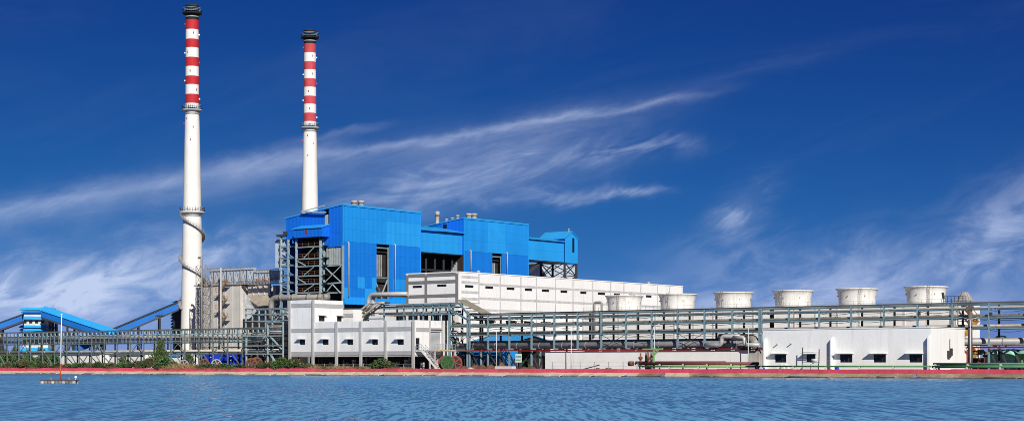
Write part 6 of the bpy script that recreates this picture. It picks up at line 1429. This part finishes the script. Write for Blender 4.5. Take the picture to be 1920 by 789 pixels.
def debris(px, y, label, n, spread, mats_, h=.6, seed=0, name='debris_pile'):
    rr = random.Random(seed); x = xp(px, y); e = thing(name, label, 'debris', (x, y, GZ))
    for i in range(n):
        p = Vector((x + rr.uniform(-spread, spread), y + rr.uniform(-.5, .5), GZ)); s = rr.uniform(.15, .5); b = MB(); hh = rr.uniform(.1, h); q = rr.uniform(-.2, .2)
        b.hexa([p + Vector((-s, -s * .6, 0)), p + Vector((s, -s * .6, 0)), p + Vector((s, s * .6, 0)), p + Vector((-s, s * .6, 0)), p + Vector((-s * .7 + q, -s * .4, hh)), p + Vector((s * .6 + q, -s * .5, hh * .8)), p + Vector((s * .7, s * .5, hh)), p + Vector((-s * .6, s * .4, hh * 1.1))]); b.build('piece', rr.choice(mats_), e)
debris(1464, 260.6, 'heap of pale sacks and boxes under the first pump house window', 16, 1.6, (M_junkw, M_junkw, M_wood, M_signw), 1.3, 3)
debris(1490, 260.2, 'pale scrap pieces between the first two pump house windows', 8, .9, (M_junkw, M_conc), .7, 5)
debris(1552, 259.8, 'flat blue plastic pieces on the parapet walk', 7, 1.6, (M_blue_box,), .35, 7)
debris(1432, 260.3, 'small blue barrel pieces at the pump house corner', 3, .4, (M_blue_box,), .7, 8)
debris(1570, 260.5, 'small blue cap beside the third pump house window', 2, .25, (M_blue_box,), .9, 9)
debris(1130, 262, 'low scrap heap in front of the whitewashed wall', 9, 1.8, (M_dirt, M_wood, M_rust), .7, 10)
debris(885, 257.8, 'pale broken stones lying on the parapet near the drums', 4, .6, (M_stone,), .6, 11)
def cart():
    y = 260.6; e = thing('site_kiosk', 'makeshift white kiosk frame in front of the second pump house window', 'kiosk', (xp(1517, y), y, GZ))
    a, c = xp(1504, y), xp(1535, y)
    for x in (a, c): b = MB(); b.bar((x, y, GZ), (x + .1, y, 5.0 if x == a else 4.7), .12); b.build('post', M_steel_dark, e)
    b = MB(); b.bar((a, y, 4.2), (c, y, 4.1), .1); b.bar((a, y, 2.55), (c, y, 2.5), .12); b.build('rail', M_rail, e)
    m_ = (a + c) / 2
    for x0_, x1_ in ((a + .1, m_ - .1), (m_ + .1, c - .1)): b = MB(); b.box(x0_, x1_, y - .05, y + .6, GZ, 2.3); b.build('counter', M_signw, e)
    b = MB(); b.tube([(m_ + .3, y, 2.85), (c - .3, y, 2.85)], [.3, .22], 10); b.build('rolled_sheet', M_junkw, e)
cart()
def fence(label, px0, px1, y, n, h, wires, gname):
    x0, x1 = xp(px0, y), xp(px1, y); e = thing('wire_fence', label, 'fence', ((x0 + x1) / 2, y, GZ))
    rr = random.Random(n)
    for i in range(n + 1): x = x0 + (x1 - x0) * i / n; b = MB(); b.bar((x, y, GZ), (x + rr.uniform(-.05, .05), y, GZ + h * rr.uniform(.9, 1.1)), .09); b.build('post', M_rail, e)
    for k in range(wires): z = GZ + h * (k + 1) / wires * .95; b = MB(); b.bar((x0, y, z), (x1, y, z), .025); b.build('wire', M_rail, e)
fence('thin wire fence in front of the whitewashed wall', 1036, 1196, 259.0, 6, 1.5, 2, 0)
fence('thin wire fence along the parapet at the far left', 2, 280, 258.2, 20, 1.4, 3, 1)
fence('thin wire fence in front of the control building columns', 556, 776, 258.6, 12, 1.2, 2, 2)
fence('thin wire fence below the blue containers', 372, 480, 258.2, 8, 1.3, 3, 4)
b = MB(); b.bar(PF(1092, 692, 260), PF(1124, 683.5, 260), .16); o = b.build('loose_beam', M_steel_dark); tag(o, 'dark steel beam leaning in front of the whitewashed wall', 'beam')

# ------------------------------------------------------------------ plants
LEAF = {}
def leafcloud(blobs, n, size, seed):
    rr = random.Random(seed); b = MB()
    tot = sum(q[3] * q[4] * q[5] for q in blobs)
    for (cx, cy, cz, rx_, ry_, rz_) in blobs:
        k = max(6, int(n * rx_ * ry_ * rz_ / tot))
        for _ in range(k):
            d = Vector((rr.gauss(0, 1), rr.gauss(0, 1), rr.gauss(0, 1))).normalized() * rr.uniform(.35, 1.08) ** .6
            p = Vector((cx + d.x * rx_, cy + d.y * ry_, max(.02, cz + d.z * rz_)))
            a = Vector((rr.uniform(-1, 1), rr.uniform(-1, 1), rr.uniform(-.5, .8))).normalized(); c = a.cross(Vector((rr.uniform(-1, 1), rr.uniform(-1, 1), rr.uniform(-1, 1)))).normalized()
            s = size * rr.uniform(.6, 1.4); b.quad(p - a * s, p + c * s * .45, p + a * s, p - c * s * .45)
    return b
def plant_mesh(kind, seed):
    key = (kind, seed)
    if key in LEAF: return LEAF[key]
    rr = random.Random(seed)
    if kind == 'bush': bl = [(rr.uniform(-.8, .8), rr.uniform(-.4, .4), rr.uniform(.3, .8), rr.uniform(.3, .6), rr.uniform(.3, .5), rr.uniform(.25, .55)) for _ in range(9)]; b = leafcloud(bl, 1300, .10, seed)
    elif kind == 'tuft':
        b = MB()
        for _ in range(420):
            x, y = rr.uniform(-1, 1), rr.uniform(-.5, .5); h = rr.uniform(.35, 1.0) * (1 - .4 * abs(x)); dx, dy = rr.uniform(-.3, .3), rr.uniform(-.3, .3)
            b.quad((x - .022, y, 0), (x + .022, y, 0), (x + dx * .5 + .015, y + dy * .5, h * .6), (x + dx, y + dy, h))
    else:
        bl = [(rr.uniform(-.55, .55) * (1.25 - t), rr.uniform(-.5, .5) * (1.25 - t), .22 + .75 * t, .30 * (1.3 - t), .30 * (1.3 - t), .14) for t in [i / 17 for i in range(17)] for _ in (0, 1)]; b = leafcloud(bl, 4200, .055, seed)
    o = b.build('proto', None, recalc=False); me = o.data; bpy.data.objects.remove(o); LEAF[key] = me; return me
def plant(name, label, cat, px, y, w, h, kind, m, seed, group=None, z=GZ - .05):
    x = xp(px, y); e = thing(name, label, cat, (x, y, z), group)
    me = plant_mesh(kind, seed).copy(); me.materials.clear(); me.materials.append(m)
    o = bpy.data.objects.new('crown' if kind == 'tree' else 'foliage', me); COL.objects.link(o); o.parent = e; o.scale = (w / 2, w / 2, h); 
    if kind != 'tuft':
        b = MB(); k = 5 if kind == 'bush' else 1; rr = random.Random(seed + 50)
        if kind == 'tree':
            b.tube([(x, y, z), (x + .1, y, z + h * .45), (x, y, z + h * .9)], [w * .04, w * .028, .02], 8); b.build('trunk', M_bark, e)
            b = MB()
            for i in range(9): zz = z + h * (.2 + .07 * i); a = i * 2.4; b.tube([(x, y, zz), (x + w * .32 * math.cos(a), y + w * .32 * math.sin(a), zz + h * .08)], [.07, .02], 5)
            b.build('limb', M_bark, e)
        else:
            for i in range(k): a = rr.uniform(0, 6.28); b.tube([(x, y, z), (x + w * .3 * math.cos(a), y + w * .15 * math.sin(a), z + h * .7)], [.05, .02], 5)
            b.build('stem', M_bark, e)
rr = random.Random(21)
plant('tree', 'bushy green tree standing behind the parapet in front of the pipe bridge', 'tree', 298, 260.4, 5.2, 7.2, 'tree', M_leaf, 3)
SEEN = {}; ORD = ['', 'first', 'second', 'third', 'fourth', 'fifth', 'sixth', 'seventh', 'eighth', 'ninth', 'tenth', 'eleventh', 'twelfth']
bush_desc = ['low', 'spreading', 'ragged', 'dense', 'thin', 'rounded']
spots = [(-6, 2.6, 1.7), (14, 3, 1.6), (33, 3.4, 2.0), (46, 3.4, 2.4), (58, 3, 1.8), (74, 2.8, 1.5), (92, 3, 1.5), (108, 2.8, 1.6), (126, 3, 1.5), (142, 2.6, 1.5), (158, 3, 1.6), (176, 2.8, 1.4), (192, 3.2, 1.7), (208, 3, 1.5), (226, 3, 1.7), (243, 3, 1.6), (259, 3.2, 1.9), (276, 3.4, 2.2), (292, 3.8, 2.5), (308, 4.2, 2.6), (322, 3.4, 2.0),
         (376, 2.8, 1.2), (392, 3, 1.3), (412, 2.8, 1.2), (430, 3, 1.3), (447, 3, 1.2), (464, 2.6, 1.1), (494, 3, 1.5), (512, 3, 1.7), (526, 3.4, 2.2), (540, 3.8, 2.4), (553, 3.4, 2.1), (566, 3, 1.5), (580, 2.6, 1.3), (702, 2.4, 1.3), (713, 3, 2.2), (723, 2.8, 2.0), (733, 2.4, 1.4)]
for i, (px, w, h) in enumerate(spots):
    over = px in (46, 292, 308, 526, 540, 713)
    where = 'at the far left under the pipe bridge' if px < 60 else 'under the pipe bridge before the sheds' if px < 250 else 'around the foot of the bushy tree' if px < 340 else 'below the blue containers' if px < 480 else 'hanging over the red parapet beside the control building' if px < 600 else 'in front of the control building columns'
    SEEN[where] = SEEN.get(where, 0) + 1
    plant('shrub', f'{ORD[SEEN[where]]} shrub from the left, {where}', 'shrub', px, 258.4 if not over else 257.6, w * 1.15, h * .9, 'bush', (M_leaf, M_leaf2, M_leaf, M_leaf2, M_leaf3)[i % 5], 100 + i % 6, group='shrubs ' + where, z=GZ - .05)
for i, (px, w, h, m_) in enumerate([(316, 3.4, 1.6, M_dry), (330, 3.6, 1.7, M_dry), (345, 3.6, 1.6, M_dry), (358, 3.2, 1.5, M_dry), (595, 3, 1.3, M_dry), (614, 3, 1.2, M_leaf2), (634, 3.2, 1.2, M_dry), (655, 3, 1.1, M_dry), (675, 3, 1.1, M_leaf2), (690, 2.6, 1.0, M_dry), (385, 3.4, .9, M_leaf3), (405, 3.4, .9, M_leaf3), (425, 3.4, .9, M_leaf3), (445, 3.4, .9, M_leaf3), (20, 3.4, 1.1, M_leaf2), (66, 3.2, 1.2, M_leaf2), (118, 3.2, 1.1, M_leaf2), (168, 3.2, 1.1, M_leaf2), (218, 3.2, 1.1, M_leaf2), (740, 3, 1.0, M_leaf2), (760, 3, .8, M_dry)]):
    dry = m_ is M_dry; where = 'right of the bushy tree' if 300 < px < 370 else 'below the control building' if px > 580 else 'below the blue containers' if px > 370 else 'at the parapet below the pipe bridge'
    k_ = (dry, where); SEEN[k_] = SEEN.get(k_, 0) + 1
    plant('grass_tuft', ORD[SEEN[k_]] + (' dry tan' if dry else ' green') + f' grass tuft from the left, {where}', 'grass tuft', px, 258.0, w * 1.4, h * 1.1, 'tuft', m_, 200 + i % 3, group=('dry' if dry else 'green') + ' grass tufts ' + where)
for i, (px, y, w, h) in enumerate([(8, 300, 7, 6.0), (30, 304, 7, 6.5), (52, 300, 6, 5.5), (78, 302, 7, 6.2), (97, 298, 6, 5.4), (232, 288, 4.5, 4), (205, 312, 6, 5), (352, 290, 5, 5), (940, 284, 2.4, 2.2), (908, 283, 2.2, 2.0), (985, 283, 2.2, 2.3), (870, 283, 2.2, 1.9)]):
    where = 'behind the pipe bridge at the far left' if px < 110 else 'between the sheds behind the pipe bridge' if px < 400 else 'growing under the rack beside the blue shed'
    SEEN['t' + where] = SEEN.get('t' + where, 0) + 1
    plant('small_tree', f'{ORD[SEEN["t" + where]]} small green tree from the left, {where}', 'tree', px, y, w, h, 'tree', M_leaf if i % 2 else M_leaf3, 300 + i % 4, group='small trees ' + where)

# ------------------------------------------------------------------ raft with mast on the water
def raft():
    d = 2.0 * FOC / (718.5 - HOR); c = PD(112, 718, d); ux = Vector((CY, SY, 0)); uy = Vector((-SY, CY, 0)); s = d / FOC
    e = thing('float_raft', 'small float raft with tall white mast on the pond', 'raft', (c.x, c.y, 0))
    o = Vector((c.x, c.y, 0)); W = 66 * s
    for i in range(10):
        x = -W / 2 + W * (i + .5) / 10
        for yy in (-.6, .6): b = MB(); b.tube([o + ux * (x - W * .045) + uy * yy + Vector((0, 0, .12)), o + ux * (x + W * .045) + uy * yy + Vector((0, 0, .12))], .22, 10); b.build('float', M_floatd if i % 3 else M_floatl, e)
    for k in range(5): b = MB(); yy = -.72 + k * .36; b.hexa([o + ux * (-W / 2) + uy * (yy - .15) + Vector((0, 0, .36)), o + ux * (W / 2) + uy * (yy - .15) + Vector((0, 0, .36)), o + ux * (W / 2) + uy * (yy + .15) + Vector((0, 0, .36)), o + ux * (-W / 2) + uy * (yy + .15) + Vector((0, 0, .36)), o + ux * (-W / 2) + uy * (yy - .15) + Vector((0, 0, .44)), o + ux * (W / 2) + uy * (yy - .15) + Vector((0, 0, .44)), o + ux * (W / 2) + uy * (yy + .15) + Vector((0, 0, .44)), o + ux * (-W / 2) + uy * (yy + .15) + Vector((0, 0, .44))]); b.build('plank', M_plank, e)
    mx_ = ux * 1.5 * s; zt = EYE + (HOR - 590) * s
    b = MB(); b.tube([o + mx_ + Vector((0, 0, .44)), o + mx_ + Vector((0, 0, 2.2))], .075, 8); b.build('mast_foot', M_sign_or, e)
    b = MB(); b.tube([o + mx_ + Vector((0, 0, 2.2)), o + mx_ + ux * .12 + Vector((0, 0, zt))], [.07, .05], 8); m_ = b.build('mast', M_signw, e)
    b = MB(); b.tube([o + mx_ + ux * .12 + Vector((0, 0, zt)), o + mx_ + ux * .12 + Vector((0, 0, zt + .12))], .11, 8); b.build('mast_cap', M_signw, e)
    b = MB(); q = o + ux * (W / 2 - .18) + Vector((0, 0, .44)); b.lathe(q, [(.05, 0), (.05, .1), (.14, .16), (.17, .28), (.10, .40), (.01, .43)], 12); b.build('beacon', M_signw, e)
    for x in (-1.0, 1.0): b = MB(); q = o + ux * x + Vector((0, 0, .44)); b.bar(q, q + Vector((0, 0, .22)), .16); b.build('cleat', M_lagd, e)
raft()
